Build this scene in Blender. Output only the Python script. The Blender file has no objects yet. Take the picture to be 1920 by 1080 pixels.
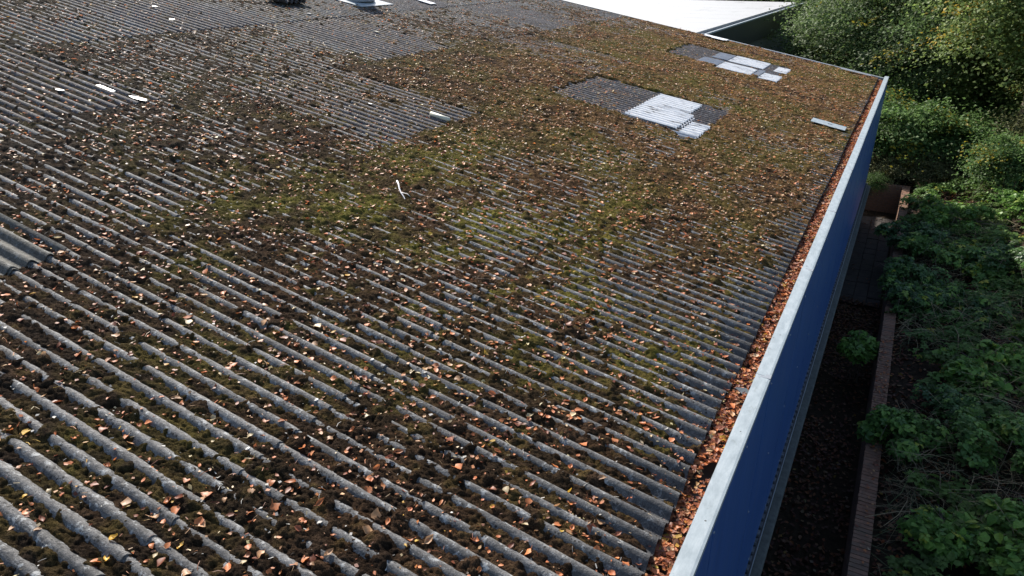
import bpy, math, random
import numpy as np
from mathutils import Vector, Matrix

random.seed(7)
rng = np.random.default_rng(11)
sc = bpy.context.scene
COL = sc.collection
R = math.radians

# ------------------------------------------------------------------ camera
cam_d = bpy.data.cameras.new('camera')
cam = bpy.data.objects.new('camera', cam_d)
COL.objects.link(cam)
cam_d.sensor_width = 36.0
cam_d.lens = 1329.0 / 1920.0 * 36.0
cam_d.clip_start = 0.05
cam_d.clip_end = 2000
CAMZ = 7.4
cam.location = (0, 0, CAMZ)
cam.rotation_euler = (R(90 - 24.726), 0, R(28.427))
sc.camera = cam

# ------------------------------------------------------------------ light
SUN_EL, SUN_AZ = 34.5, -53.0           # azimuth measured from +y towards +x
sd = Vector((math.sin(R(SUN_AZ)) * math.cos(R(SUN_EL)), math.cos(R(SUN_AZ)) * math.cos(R(SUN_EL)), math.sin(R(SUN_EL))))
world = bpy.data.worlds.new("World")
sc.world = world
world.use_nodes = True
wn = world.node_tree
bg = wn.nodes['Background']
sky = wn.nodes.new('ShaderNodeTexSky')
sky.sky_type = 'NISHITA'
sky.sun_disc = False
sky.sun_elevation = R(SUN_EL)
sky.sun_rotation = R(SUN_AZ)
sky.dust_density = 1.5
wn.links.new(sky.outputs[0], bg.inputs[0])
bg.inputs[1].default_value = 0.115
sun_d = bpy.data.lights.new('sun', 'SUN')
sun_d.energy = 5.0
sun_d.angle = R(0.5)
sun_d.color = (1.0, 0.94, 0.86)
sun = bpy.data.objects.new('sun', sun_d)
COL.objects.link(sun)
sun.rotation_euler = sd.to_track_quat('Z', 'Y').to_euler()
sun.location = (0, 0, 30)
sc.view_settings.view_transform = 'Standard'
sc.view_settings.look = 'None'
sc.view_settings.exposure = 0.75
sc.view_settings.gamma = 1.0
sc.view_settings.use_curve_mapping = False

# ------------------------------------------------------------------ helpers
def link(o, parent=None):
    COL.objects.link(o)
    if parent is not None:
        o.parent = parent
    return o

def tag(o, label=None, cat=None, group=None, kind=None):
    if label: o['label'] = label
    if cat: o['category'] = cat
    if group: o['group'] = group
    if kind: o['kind'] = kind
    return o

def empty(name, loc=(0, 0, 0), label=None, cat=None, group=None, rz=0):
    o = bpy.data.objects.new(name, None)
    COL.objects.link(o)
    o.location = loc
    o.rotation_euler = (0, 0, rz)
    o.empty_display_size = 0.2
    return tag(o, label, cat, group)

def mesh_np(name, V, F, mat=None, smooth=False, attrs=None):
    """V (n,3) array, F (m,k) array with constant k"""
    V = np.asarray(V, dtype=np.float32); F = np.asarray(F, dtype=np.int32)
    me = bpy.data.meshes.new(name)
    k = F.shape[1]
    me.vertices.add(len(V)); me.vertices.foreach_set('co', V.ravel())
    me.loops.add(F.size); me.loops.foreach_set('vertex_index', F.ravel())
    me.polygons.add(len(F))
    me.polygons.foreach_set('loop_start', np.arange(0, F.size, k, dtype=np.int32))
    if smooth:
        me.polygons.foreach_set('use_smooth', np.ones(len(F), dtype=bool))
    me.update(calc_edges=True)
    if attrs:
        for nm, dom, arr in attrs:
            a = me.color_attributes.new(nm, 'FLOAT_COLOR', dom)
            c = np.ones((len(arr), 4), dtype=np.float32); c[:, :3] = arr
            a.data.foreach_set('color', c.ravel())
    if mat: me.materials.append(mat)
    return me

def obj(name, me, parent=None, loc=(0, 0, 0), rot=None, kind=None):
    o = bpy.data.objects.new(name, me)
    link(o, parent)
    o.location = loc
    if rot is not None: o.rotation_euler = rot
    if kind: o['kind'] = kind
    return o

class MB:
    """collects polygons for one mesh"""
    def __init__(s): s.v = []; s.f = []
    def box(s, x0, x1, y0, y1, z0, z1, taper=0):
        b = len(s.v); t = taper
        s.v += [(x0, y0, z0), (x1, y0, z0), (x1, y1, z0), (x0, y1, z0), (x0 + t, y0 + t, z1), (x1 - t, y0 + t, z1), (x1 - t, y1 - t, z1), (x0 + t, y1 - t, z1)]
        s.f += [(b, b+3, b+2, b+1), (b+4, b+5, b+6, b+7), (b, b+1, b+5, b+4), (b+1, b+2, b+6, b+5), (b+2, b+3, b+7, b+6), (b+3, b, b+4, b+7)]
        return s
    def cbox(s, x0, x1, y0, y1, z0, z1, c=0.004):
        """box with a chamfered top"""
        b = len(s.v)
        s.v += [(x0, y0, z0), (x1, y0, z0), (x1, y1, z0), (x0, y1, z0), (x0, y0, z1 - c), (x1, y0, z1 - c), (x1, y1, z1 - c), (x0, y1, z1 - c),
                (x0 + c, y0 + c, z1), (x1 - c, y0 + c, z1), (x1 - c, y1 - c, z1), (x0 + c, y1 - c, z1)]
        s.f += [(b, b+3, b+2, b+1), (b+8, b+9, b+10, b+11)]
        for i in range(4):
            j = (i + 1) % 4
            s.f += [(b+i, b+j, b+4+j, b+4+i), (b+4+i, b+4+j, b+8+j, b+8+i)]
        return s
    def tube(s, pts, rad, n=6):
        pts = [Vector(p) for p in pts]
        if not hasattr(rad, '__len__'): rad = [rad] * len(pts)
        b = len(s.v)
        for i, p in enumerate(pts):
            d = (pts[min(i+1, len(pts)-1)] - pts[max(i-1, 0)])
            d = d.normalized() if d.length > 1e-9 else Vector((0, 0, 1))
            a = d.cross(Vector((0, 0, 1)))
            if a.length < 1e-3: a = d.cross(Vector((1, 0, 0)))
            a.normalize(); c = d.cross(a)
            for k in range(n):
                t = 2 * math.pi * k / n
                s.v.append(tuple(p + (a * math.cos(t) + c * math.sin(t)) * rad[i]))
        for i in range(len(pts) - 1):
            for k in range(n):
                k2 = (k + 1) % n
                s.f.append((b+i*n+k, b+i*n+k2, b+(i+1)*n+k2, b+(i+1)*n+k))
        s.f.append(tuple(b + k for k in range(n))[::-1])
        s.f.append(tuple(b + (len(pts)-1)*n + k for k in range(n)))
        return s
    def extrude(s, prof, axis, a0, a1, segs=1, closed=True):
        """profile [(u,w)]: axis 'y': (x,z) profile run along y"""
        b = len(s.v); n = len(prof)
        for i in range(segs + 1):
            t = a0 + (a1 - a0) * i / segs
            for (u, w) in prof:
                s.v.append((u, t, w) if axis == 'y' else (t, u, w))
        for i in range(segs):
            for k in range(n if closed else n - 1):
                k2 = (k + 1) % n
                s.f.append((b+i*n+k, b+(i+1)*n+k, b+(i+1)*n+k2, b+i*n+k2))
        if closed:
            s.f.append(tuple(b + k for k in range(n)))
            s.f.append(tuple(b + segs*n + k for k in range(n))[::-1])
        return s
    def mesh(s, name, mat=None, smooth=False):
        me = bpy.data.meshes.new(name)
        me.from_pydata(s.v, [], s.f)
        if mat: me.materials.append(mat)
        if smooth:
            for p in me.polygons: p.use_smooth = True
        me.update()
        return me
    def build(s, name, mat, parent=None, kind=None, smooth=False, loc=(0, 0, 0)):
        return obj(name, s.mesh(name, mat, smooth), parent, loc, kind=kind)

# ------------------------------------------------------------------ numpy noise
def _hash(ix, iy, seed):
    h = (ix.astype(np.int64) * 374761393 + iy.astype(np.int64) * 668265263 + seed * 1274126177) & 0x7fffffff
    h = ((h ^ (h >> 13)) * 1274126177) & 0x7fffffff
    h = ((h ^ (h >> 16)) * 668265263) & 0x7fffffff
    return ((h ^ (h >> 15)) & 0xffffff).astype(np.float32) / float(0xffffff)

def vnoise(x, y, s, seed=0):
    x = x / s; y = y / s
    ix = np.floor(x); iy = np.floor(y)
    fx = (x - ix).astype(np.float32); fy = (y - iy).astype(np.float32)
    fx = fx*fx*(3-2*fx); fy = fy*fy*(3-2*fy)
    ix = ix.astype(np.int64); iy = iy.astype(np.int64)
    a = _hash(ix, iy, seed); b = _hash(ix+1, iy, seed); c = _hash(ix, iy+1, seed); d = _hash(ix+1, iy+1, seed)
    return (a*(1-fx)+b*fx)*(1-fy) + (c*(1-fx)+d*fx)*fy

def fbm(x, y, s, seed=0, o=3):
    r = 0; w = 0.5; t = 0
    for i in range(o):
        r = r + w * vnoise(x, y, s / 2**i, seed + i*17); t += w; w *= 0.5
    return r / t            # 0..1

def domes(x, y, c, seed, keep=1.0):
    """rounded tufts: 0..1"""
    ix = np.floor(x / c).astype(np.int64); iy = np.floor(y / c).astype(np.int64)
    best = np.zeros(len(x), dtype=np.float32)
    for dx in (-1, 0, 1):
        for dy in (-1, 0, 1):
            jx = ix + dx; jy = iy + dy
            px = (jx + _hash(jx, jy, seed)) * c
            py = (jy + _hash(jx, jy, seed + 1)) * c
            q = _hash(jx, jy, seed + 2)
            rr = c * (0.45 + 0.5 * q)
            d2 = ((x - px)**2 + (y - py)**2) / rr**2
            hgt = np.where(_hash(jx, jy, seed + 3) < keep, 0.45 + 0.55 * q, 0)
            best = np.maximum(best, hgt * np.sqrt(np.maximum(0, 1 - d2)))
    return best

# ------------------------------------------------------------------ materials
def new_mat(name):
    m = bpy.data.materials.new(name); m.use_nodes = True
    nt = m.node_tree
    return m, nt, nt.nodes['Principled BSDF']

def N(nt, t, **kw):
    n = nt.nodes.new(t)
    for k, v in kw.items():
        if k in ('operation', 'blend_type', 'data_type', 'feature', 'attribute_name', 'noise_dimensions', 'distance', 'interpolation'):
            setattr(n, k, v)
        else:
            n.inputs[k].default_value = v
    return n

def noise(nt, vec, scale, detail=4, rough=0.6, lac=2.0):
    n = N(nt, 'ShaderNodeTexNoise', Scale=scale, Detail=detail, Roughness=rough)
    if vec is not None: nt.links.new(vec, n.inputs['Vector'])
    return n.outputs['Fac']

def ramp(nt, fac, stops, interp='LINEAR'):
    n = nt.nodes.new('ShaderNodeValToRGB')
    n.color_ramp.interpolation = interp
    e = n.color_ramp.elements
    while len(e) < len(stops): e.new(0.5)
    for i, (p, c) in enumerate(stops):
        e[i].position = p
        e[i].color = (c, c, c, 1) if not hasattr(c, '__len__') else (*c, 1)
    nt.links.new(fac, n.inputs[0])
    return n.outputs['Color']

def mix(nt, fac, a, b, mode='MIX'):
    n = nt.nodes.new('ShaderNodeMix'); n.data_type = 'RGBA'; n.blend_type = mode
    for inp, v in ((n.inputs[0], fac), (n.inputs[6], a), (n.inputs[7], b)):
        if hasattr(v, 'is_linked') or isinstance(v, bpy.types.NodeSocket): nt.links.new(v, inp)
        elif hasattr(v, '__len__'): inp.default_value = (*v, 1)
        else: inp.default_value = v if inp.type == 'VALUE' else (v, v, v, 1)
    return n.outputs[2]

def bump(nt, bsdf, h, dist=0.003, strength=1.0, prev=None):
    b = N(nt, 'ShaderNodeBump', Strength=strength, Distance=dist)
    nt.links.new(h, b.inputs['Height'])
    if prev is not None: nt.links.new(prev, b.inputs['Normal'])
    nt.links.new(b.outputs[0], bsdf.inputs['Normal'])
    return b.outputs[0]

def geo(nt, scale=None):
    p = nt.nodes.new('ShaderNodeNewGeometry').outputs['Position']
    if scale:
        m = N(nt, 'ShaderNodeMapping'); m.inputs['Scale'].default_value = scale
        nt.links.new(p, m.inputs['Vector']); return m.outputs[0]
    return p

def simple(name, col, rough=0.7, var=0.15, scale=8.0, metallic=0.0, bumpd=0.0, bscale=60, stretch=None, spec=0.5):
    m, nt, b = new_mat(name)
    g = geo(nt, stretch)
    f = noise(nt, g, scale, 5, 0.65)
    lo = tuple(max(0, c * (1 - var)) for c in col); hi = tuple(c * (1 + var) for c in col)
    nt.links.new(ramp(nt, f, [(0.3, lo), (0.7, hi)]), b.inputs['Base Color'])
    b.inputs['Roughness'].default_value = rough
    b.inputs['Metallic'].default_value = metallic
    b.inputs['Specular IOR Level'].default_value = spec
    if bumpd: bump(nt, b, noise(nt, geo(nt), bscale, 4, 0.7), bumpd)
    return m

def cement_mat(name, c_lo, c_hi, dirt=1.0, white=0.5):
    m, nt, b = new_mat(name)
    g = geo(nt)
    gs = geo(nt, (1.0, 5.0, 1.0))                     # streaks run down the slope (x)
    base = ramp(nt, noise(nt, g, 38, 5, 0.75), [(0.3, c_lo), (0.72, c_hi)])
    base = mix(nt, 1.0, base, ramp(nt, noise(nt, g, 150, 3, 0.8), [(0.36, 0.45), (0.5, 1.0), (0.66, 1.5)]), 'MULTIPLY')
    # streaky dirt
    st = ramp(nt, noise(nt, gs, 2.2, 5, 0.6), [(0.38, 0.0), (0.66, 1.0)])
    base = mix(nt, st, mix(nt, 0.55, base, (0.035, 0.035, 0.036)), base)
    mo_ = ramp(nt, noise(nt, g, 13, 6, 0.8), [(0.34, 0.55), (0.5, 1.0), (0.62, 1.35)])
    base = mix(nt, 1.0, mix(nt, 1.0, base, mo_, 'MULTIPLY'), (0.92, 0.91, 0.90), 'MULTIPLY')
    # broad tone changes
    br = ramp(nt, noise(nt, g, 0.7, 3, 0.6), [(0.35, 0.78), (0.65, 1.12)])
    base = mix(nt, 1.0, base, br, 'MULTIPLY')
    # dark lichen spots
    v = N(nt, 'ShaderNodeTexVoronoi', Scale=34.0); nt.links.new(g, v.inputs['Vector'])
    gate = ramp(nt, noise(nt, g, 5, 2, 0.5), [(0.42, 0.0), (0.6, 0.30 * dirt)])
    n1 = N(nt, 'ShaderNodeMath', operation='LESS_THAN'); nt.links.new(v.outputs['Distance'], n1.inputs[0]); nt.links.new(gate, n1.inputs[1])
    base = mix(nt, n1.outputs[0], base, (0.028, 0.027, 0.026))
    # big dark blotches
    bl = ramp(nt, noise(nt, g, 11, 4, 0.65), [(0.60, 0.0), (0.68, 0.75 * dirt)])
    base = mix(nt, bl, base, (0.045, 0.045, 0.045))
    # pale lichen
    wl = ramp(nt, noise(nt, g, 17, 6, 0.75), [(0.56, 0.0), (0.62, white)])
    base = mix(nt, wl, base, (0.46, 0.47, 0.46))
    # weathered dark strip by the eave
    sx = nt.nodes.new('ShaderNodeSeparateXYZ'); nt.links.new(g, sx.inputs[0])
    ad = N(nt, 'ShaderNodeMath', operation='MULTIPLY_ADD'); nt.links.new(noise(nt, g, 4, 3, 0.6), ad.inputs[0]); ad.inputs[1].default_value = 1.1; nt.links.new(sx.outputs[0], ad.inputs[2])
    ev = N(nt, 'ShaderNodeMapRange'); nt.links.new(ad.outputs[0], ev.inputs[0])
    ev.inputs[1].default_value = -0.62; ev.inputs[2].default_value = -0.15; ev.inputs[3].default_value = 0; ev.inputs[4].default_value = 0.7
    base = mix(nt, ev.outputs[0], base, (0.032, 0.033, 0.036))
    nt.links.new(base, b.inputs['Base Color'])
    b.inputs['Roughness'].default_value = 0.82
    b.inputs['Specular IOR Level'].default_value = 0.45
    pr = bump(nt, b, noise(nt, g, 140, 3, 0.8), 0.004)
    bump(nt, b, noise(nt, g, 26, 5, 0.75), 0.014, prev=pr)
    return m

M = {}
M['cement'] = cement_mat('weathered_fibre_cement', (0.115, 0.112, 0.108), (0.30, 0.295, 0.285), white=0.75)
M['cement_far'] = cement_mat('dark_fibre_cement', (0.10, 0.10, 0.10), (0.25, 0.25, 0.245), dirt=0.9, white=0.5)
M['grp'] = cement_mat('aged_rooflight', (0.105, 0.090, 0.090), (0.185, 0.162, 0.160), dirt=1.0, white=0.5)
M['grp_green'] = cement_mat('aged_rooflight_green', (0.085, 0.082, 0.068), (0.17, 0.168, 0.145), dirt=0.7, white=0.3)
M['white_sheet'] = simple('white_sheet', (0.86, 0.86, 0.85), 0.35, 0.03, 6)
m, nt, b = new_mat('stained_glare_sheet')  # white base paints in the sheets' overexposed reflection; dark streaks are stains
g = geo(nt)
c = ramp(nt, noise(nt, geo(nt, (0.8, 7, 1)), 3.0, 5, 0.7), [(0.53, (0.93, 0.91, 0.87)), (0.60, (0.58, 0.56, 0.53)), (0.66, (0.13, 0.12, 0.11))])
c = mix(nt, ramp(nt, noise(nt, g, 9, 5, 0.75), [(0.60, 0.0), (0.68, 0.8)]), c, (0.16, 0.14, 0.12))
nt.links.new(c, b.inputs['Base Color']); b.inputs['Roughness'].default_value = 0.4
M['stained_glare'] = m
M['pale_sheet'] = simple('pale_grey_sheet', (0.30, 0.32, 0.35), 0.5, 0.2, 9)
m, nt, b = new_mat('pressed_metal_cap')
g = geo(nt)
c = ramp(nt, noise(nt, geo(nt, (3, 1, 1)), 7, 6, 0.7), [(0.32, (0.25, 0.29, 0.305)), (0.55, (0.33, 0.375, 0.39)), (0.72, (0.40, 0.44, 0.45))])
v = N(nt, 'ShaderNodeTexVoronoi', Scale=9.0); nt.links.new(g, v.inputs['Vector'])
sp = N(nt, 'ShaderNodeMath', operation='LESS_THAN'); nt.links.new(v.outputs['Distance'], sp.inputs[0]); nt.links.new(ramp(nt, noise(nt, g, 3, 2, 0.5), [(0.45, 0.0), (0.7, 0.13)]), sp.inputs[1])
c = mix(nt, sp.outputs[0], c, (0.10, 0.10, 0.09))
c = mix(nt, ramp(nt, noise(nt, geo(nt, (1, 0.6, 1)), 16, 5, 0.8), [(0.60, 0.0), (0.70, 0.55)]), c, (0.16, 0.17, 0.15))
nt.links.new(c, b.inputs['Base Color']); b.inputs['Roughness'].default_value = 0.45
bump(nt, b, noise(nt, geo(nt, (1, 0.3, 1)), 5, 2, 0.5), 0.004)
M['galv'] = m
M['verge'] = simple('verge_metal', (0.24, 0.26, 0.28), 0.5, 0.12, 6)
M['dark_metal'] = simple('dark_metal', (0.03, 0.032, 0.036), 0.5, 0.2, 6)
M['gutter'] = simple('gutter_steel', (0.06, 0.055, 0.05), 0.6, 0.3, 10)
M['plinth'] = simple('plinth_concrete', (0.075, 0.08, 0.072), 0.9, 0.35, 12, bumpd=0.004, bscale=45)
M['mortar'] = simple('mortar', (0.14, 0.12, 0.11), 0.95, 0.3, 30)
M['slab'] = simple('paving_concrete', (0.042, 0.034, 0.029), 0.9, 0.35, 7, bumpd=0.003, bscale=60)
M['bark'] = simple('bark', (0.09, 0.07, 0.05), 0.9, 0.35, 12, bumpd=0.01, bscale=30)
M['stem'] = simple('bramble_stem', (0.13, 0.10, 0.075), 0.8, 0.4, 20)
M['twig_white'] = simple('bleached_twig', (0.72, 0.69, 0.68), 0.7, 0.1, 60)
M['twig_brown'] = simple('brown_twig', (0.30, 0.20, 0.13), 0.8, 0.3, 60)
M['grey_wall'] = simple('grey_wall', (0.165, 0.175, 0.165), 0.8, 0.07, 1.5)
M['rust'] = simple('rusty_conduit', (0.085, 0.035, 0.028), 0.8, 0.3, 10)
M['washer'] = simple('pale_washer', (0.45, 0.45, 0.43), 0.5, 0.1, 40)
M['glass_chip'] = simple('pale_plastic', (0.20, 0.22, 0.22), 0.35, 0.15, 20)
M['cream'] = simple('cream_plastic', (0.58, 0.56, 0.44), 0.5, 0.12, 30)
M['rib'] = simple('rib_end', (0.075, 0.085, 0.10), 0.6, 0.5, 12)
M['black'] = simple('black_rubber', (0.012, 0.012, 0.012), 0.7, 0.2, 20)

# blue cladding, faint vertical streaks
m, nt, b = new_mat('blue_cladding')
g = geo(nt, (1, 9, 0.5))
f = noise(nt, g, 3, 5, 0.6)
c = ramp(nt, f, [(0.3, (0.020, 0.078, 0.245)), (0.7, (0.038, 0.118, 0.345))])
c = mix(nt, ramp(nt, noise(nt, geo(nt, (1, 30, 0.7)), 1.0, 3, 0.6), [(0.45, 0.0), (0.72, 0.42)]), c, (0.10, 0.15, 0.24))
nt.links.new(c, b.inputs['Base Color'])
b.inputs['Roughness'].default_value = 0.38
w = N(nt, 'ShaderNodeTexWave', Scale=6.0); w.bands_direction = 'Y'; nt.links.new(geo(nt), w.inputs['Vector'])
bump(nt, b, w.outputs['Fac'], 0.002, 0.5)
M['blue'] = m

# white roof membrane with a few dirty marks
m, nt, b = new_mat('white_membrane')
g = geo(nt)
c = ramp(nt, noise(nt, geo(nt, (1, 0.35, 1)), 0.9, 5, 0.65), [(0.58, (0.44, 0.44, 0.43)), (0.66, (0.38, 0.38, 0.37)), (0.74, (0.22, 0.22, 0.21))])
c = mix(nt, ramp(nt, noise(nt, g, 0.25, 3, 0.5), [(0.3, 0.0), (0.8, 0.25)]), c, (0.37, 0.37, 0.355))
nt.links.new(c, b.inputs['Base Color']); b.inputs['Roughness'].default_value = 0.55
M['membrane'] = m

# brick with per-object colour
m, nt, b = new_mat('red_brick')
oi = nt.nodes.new('ShaderNodeObjectInfo')
c = ramp(nt, oi.outputs['Random'], [(0.0, (0.22, 0.105, 0.062)), (0.5, (0.27, 0.14, 0.085)), (1.0, (0.17, 0.105, 0.07))])
c = mix(nt, ramp(nt, noise(nt, geo(nt), 14, 5, 0.7), [(0.4, 0.0), (0.7, 0.7)]), c, (0.07, 0.06, 0.045))
nt.links.new(c, b.inputs['Base Color']); b.inputs['Roughness'].default_value = 0.9
bump(nt, b, noise(nt, geo(nt), 90, 4, 0.7), 0.002)
M['brick'] = m

# moss
m, nt, b = new_mat('moss')
a = N(nt, 'ShaderNodeAttribute', attribute_name='tone')
g = geo(nt)
c = mix(nt, 1.0, a.outputs['Color'], ramp(nt, noise(nt, g, 190, 4, 0.8), [(0.35, 0.30), (0.5, 1.0), (0.66, 2.2)]), 'MULTIPLY')
nt.links.new(c, b.inputs['Base Color'])
b.inputs['Roughness'].default_value = 1.0; b.inputs['Specular IOR Level'].default_value = 0.05
pr = bump(nt, b, noise(nt, g, 90, 3, 0.8), 0.03)
bump(nt, b, noise(nt, g, 260, 2, 0.8), 0.012, prev=pr)
M['moss'] = m

def leaf_mat(name, col=None, attr=None, trans=0.35, rough=0.6, var=0.3, oinfo=None, spec=0.4):
    m = bpy.data.materials.new(name); m.use_nodes = True; nt = m.node_tree
    b = nt.nodes['Principled BSDF']; out = nt.nodes['Material Output']
    if attr:
        c = N(nt, 'ShaderNodeAttribute', attribute_name=attr).outputs['Color']
    elif oinfo:
        c = ramp(nt, nt.nodes.new('ShaderNodeObjectInfo').outputs['Random'], oinfo)
    else:
        lo = tuple(v*(1-var) for v in col); hi = tuple(v*(1+var) for v in col)
        c = ramp(nt, nt.nodes.new('ShaderNodeObjectInfo').outputs['Random'], [(0, lo), (1, hi)])
    c = mix(nt, 1.0, c, ramp(nt, noise(nt, geo(nt), 60, 3, 0.7), [(0.3, 0.75), (0.7, 1.2)]), 'MULTIPLY')
    nt.links.new(c, b.inputs['Base Color'])
    b.inputs['Roughness'].default_value = rough
    b.inputs['Specular IOR Level'].default_value = spec
    t = nt.nodes.new('ShaderNodeBsdfTranslucent'); nt.links.new(c, t.inputs['Color'])
    ms = nt.nodes.new('ShaderNodeMixShader'); ms.inputs[0].default_value = trans
    nt.links.new(b.outputs[0], ms.inputs[1]); nt.links.new(t.outputs[0], ms.inputs[2])
    nt.links.new(ms.outputs[0], out.inputs['Surface'])
    return m

LEAFC = {'orange': (0.56, 0.185, 0.062), 'rust brown': (0.24, 0.075, 0.035), 'pale tan': (0.50, 0.27, 0.13), 'yellow': (0.62, 0.36, 0.05), 'cream': (0.60, 0.47, 0.27)}
for k, c in LEAFC.items(): M['leaf ' + k] = leaf_mat('fallen_leaf_' + k.replace(' ', '_'), c, rough=0.5, trans=0.3)
M['leaf_mass'] = leaf_mat('fallen_leaf_mass', attr='tone', rough=0.55, trans=0.3)
M['foliage'] = leaf_mat('foliage_mass', attr='tone', trans=0.45, rough=0.6, spec=0.25)
M['bramble'] = leaf_mat('bramble_leaf', oinfo=[(0.0, (0.070, 0.15, 0.034)), (0.5, (0.12, 0.24, 0.045)), (0.9, (0.19, 0.33, 0.055)), (1.0, (0.24, 0.32, 0.05))], trans=0.35, rough=0.45)
M['bramble_dark'] = leaf_mat('dark_bramble_leaf', oinfo=[(0.0, (0.045, 0.10, 0.035)), (1.0, (0.085, 0.16, 0.05))], trans=0.3, rough=0.4)
M['bramble_fresh'] = leaf_mat('fresh_leaf', oinfo=[(0.0, (0.10, 0.21, 0.035)), (0.8, (0.18, 0.33, 0.05)), (1.0, (0.30, 0.38, 0.06))], trans=0.4, rough=0.5)
M['bramble_yellow'] = leaf_mat('yellowing_leaf', (0.30, 0.34, 0.035), trans=0.4, rough=0.5)

# soil
m, nt, b = new_mat('soil')
g = geo(nt)
c = ramp(nt, noise(nt, g, 9, 6, 0.75), [(0.3, (0.018, 0.014, 0.010)), (0.6, (0.05, 0.036, 0.024)), (0.75, (0.085, 0.06, 0.035))])
nt.links.new(c, b.inputs['Base Color']); b.inputs['Roughness'].default_value = 1.0; b.inputs['Specular IOR Level'].default_value = 0.1
bump(nt, b, noise(nt, g, 25, 5, 0.8), 0.03)
M['soil'] = m

# ------------------------------------------------------------------ layout of the place
P = 0.146                       # corrugation pitch
AMP = 0.026
TAN = math.tan(R(10.4))
X_EAVE = -0.745
Z_EAVE = 4.35 - AMP             # mean plane at the eave
ROWS = [-0.745, -2.90, -5.70, -8.50, -11.30, -14.10, -16.90]
CW = 8 * P
Y_VERGE = 23.54
NCOL = 21
COLS = [Y_VERGE - k * CW for k in range(1, NCOL + 1)]     # low-y side of each column
PH = 0.073

def plane_z(x): return Z_EAVE + (X_EAVE - x) * TAN
def corr(y): return AMP * np.cos(2 * math.pi * (y - PH) / P)

# which sheets are rooflights: (row, column index), column index counts from the verge
LIGHTS = set()
for (row, first) in ((1, 2), (1, 8), (2, 6), (2, 12), (3, 3), (3, 9), (3, 15), (4, 5), (4, 11), (4, 17)):
    LIGHTS.add((row, first)); LIGHTS.add((row, first + 1))

def light_mask(x, y, rows=(1, 2, 3, 4)):
    r = np.zeros(len(x), dtype=np.float32)
    for (row, k) in LIGHTS:
        if row not in rows: continue
        x1, x0 = ROWS[row], ROWS[row + 1]
        y0 = COLS[k - 0] if k < NCOL else 0
        r = np.maximum(r, ((x < x1 + 0.0) & (x > x0) & (y > y0) & (y < y0 + CW)).astype(np.float32))
    return r

# ------------------------------------------------------------------ ground and setting
def grid(x0, x1, y0, y1, nx, ny, zf):
    xs = np.linspace(x0, x1, nx); ys = np.linspace(y0, y1, ny)
    X, Y = np.meshgrid(xs, ys); X = X.ravel(); Y = Y.ravel()
    V = np.stack([X, Y, zf(X, Y)], 1)
    i = np.arange((nx-1)*(ny-1)); a = (i // (nx-1)) * nx + i % (nx-1)
    return V, np.stack([a, a+1, a+1+nx, a+nx], 1)

def ground_z(x, y):
    z = 0.72 + np.clip(x - 0.8, 0, 40) * 0.20 + (fbm(x, y, 1.6, 5) - 0.5) * 0.35 * np.clip((x - 0.8), 0, 1)
    return z
V, F = grid(0.75, 60, -6, 140, 120, 290, ground_z)
tag(obj('embankment', mesh_np('embankment', V, F, M['soil'], True)), kind='structure')
V, F = grid(-60, 0.75, 25.35, 140, 60, 110, lambda x, y: 0.70 + (fbm(x, y, 2.0, 8) - 0.5) * 0.3)
tag(obj('rear_ground', mesh_np('rear_ground', V, F, M['soil'], True)), kind='structure')
V, F = grid(-0.55, 0.56, -6, 25.4, 14, 260, lambda x, y: 0.0 + (fbm(x, y, 0.5, 9) - 0.5) * 0.05)
tag(obj('passage_floor', mesh_np('passage_floor', V, F, M['soil'], True)), kind='structure')
V, F = grid(-900, 900, -900, 900, 8, 8, lambda x, y: x*0 - 0.25)
tag(obj('ground', mesh_np('ground', V, F, M['soil'])), kind='structure')

# paving slabs in the passage
pav = bpy.data.objects.new('paving', None); link(pav); pav.location = (0, 18, 0.02); pav['kind'] = 'structure'
slab_me = [MB().cbox(-0.145, 0.145, -0.215, 0.215, 0, 0.05, 0.006).mesh('paving_slab', M['slab']) for _ in range(1)][0]
for r in range(16):
    for c in range(3):
        o = obj('paving_slab', slab_me, pav, (-0.27 + c * 0.30, (r - 1.5) * 0.44 + (0.04 if c == 1 else 0), random.uniform(-0.006, 0.008)), (R(random.uniform(-1, 1)), R(random.uniform(-1, 1)), R(random.uniform(-0.8, 0.8))))

# ------------------------------------------------------------------ main building
bld = empty('industrial_building', (-8, 11, 0), 'long building with mossy corrugated cement roof and dark blue clad side wall', 'building')
def at_b(o):                    # parts are modelled in world coordinates: undo the parent's offset
    o.location = Vector(o.location) - bld.location
    return o

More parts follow.
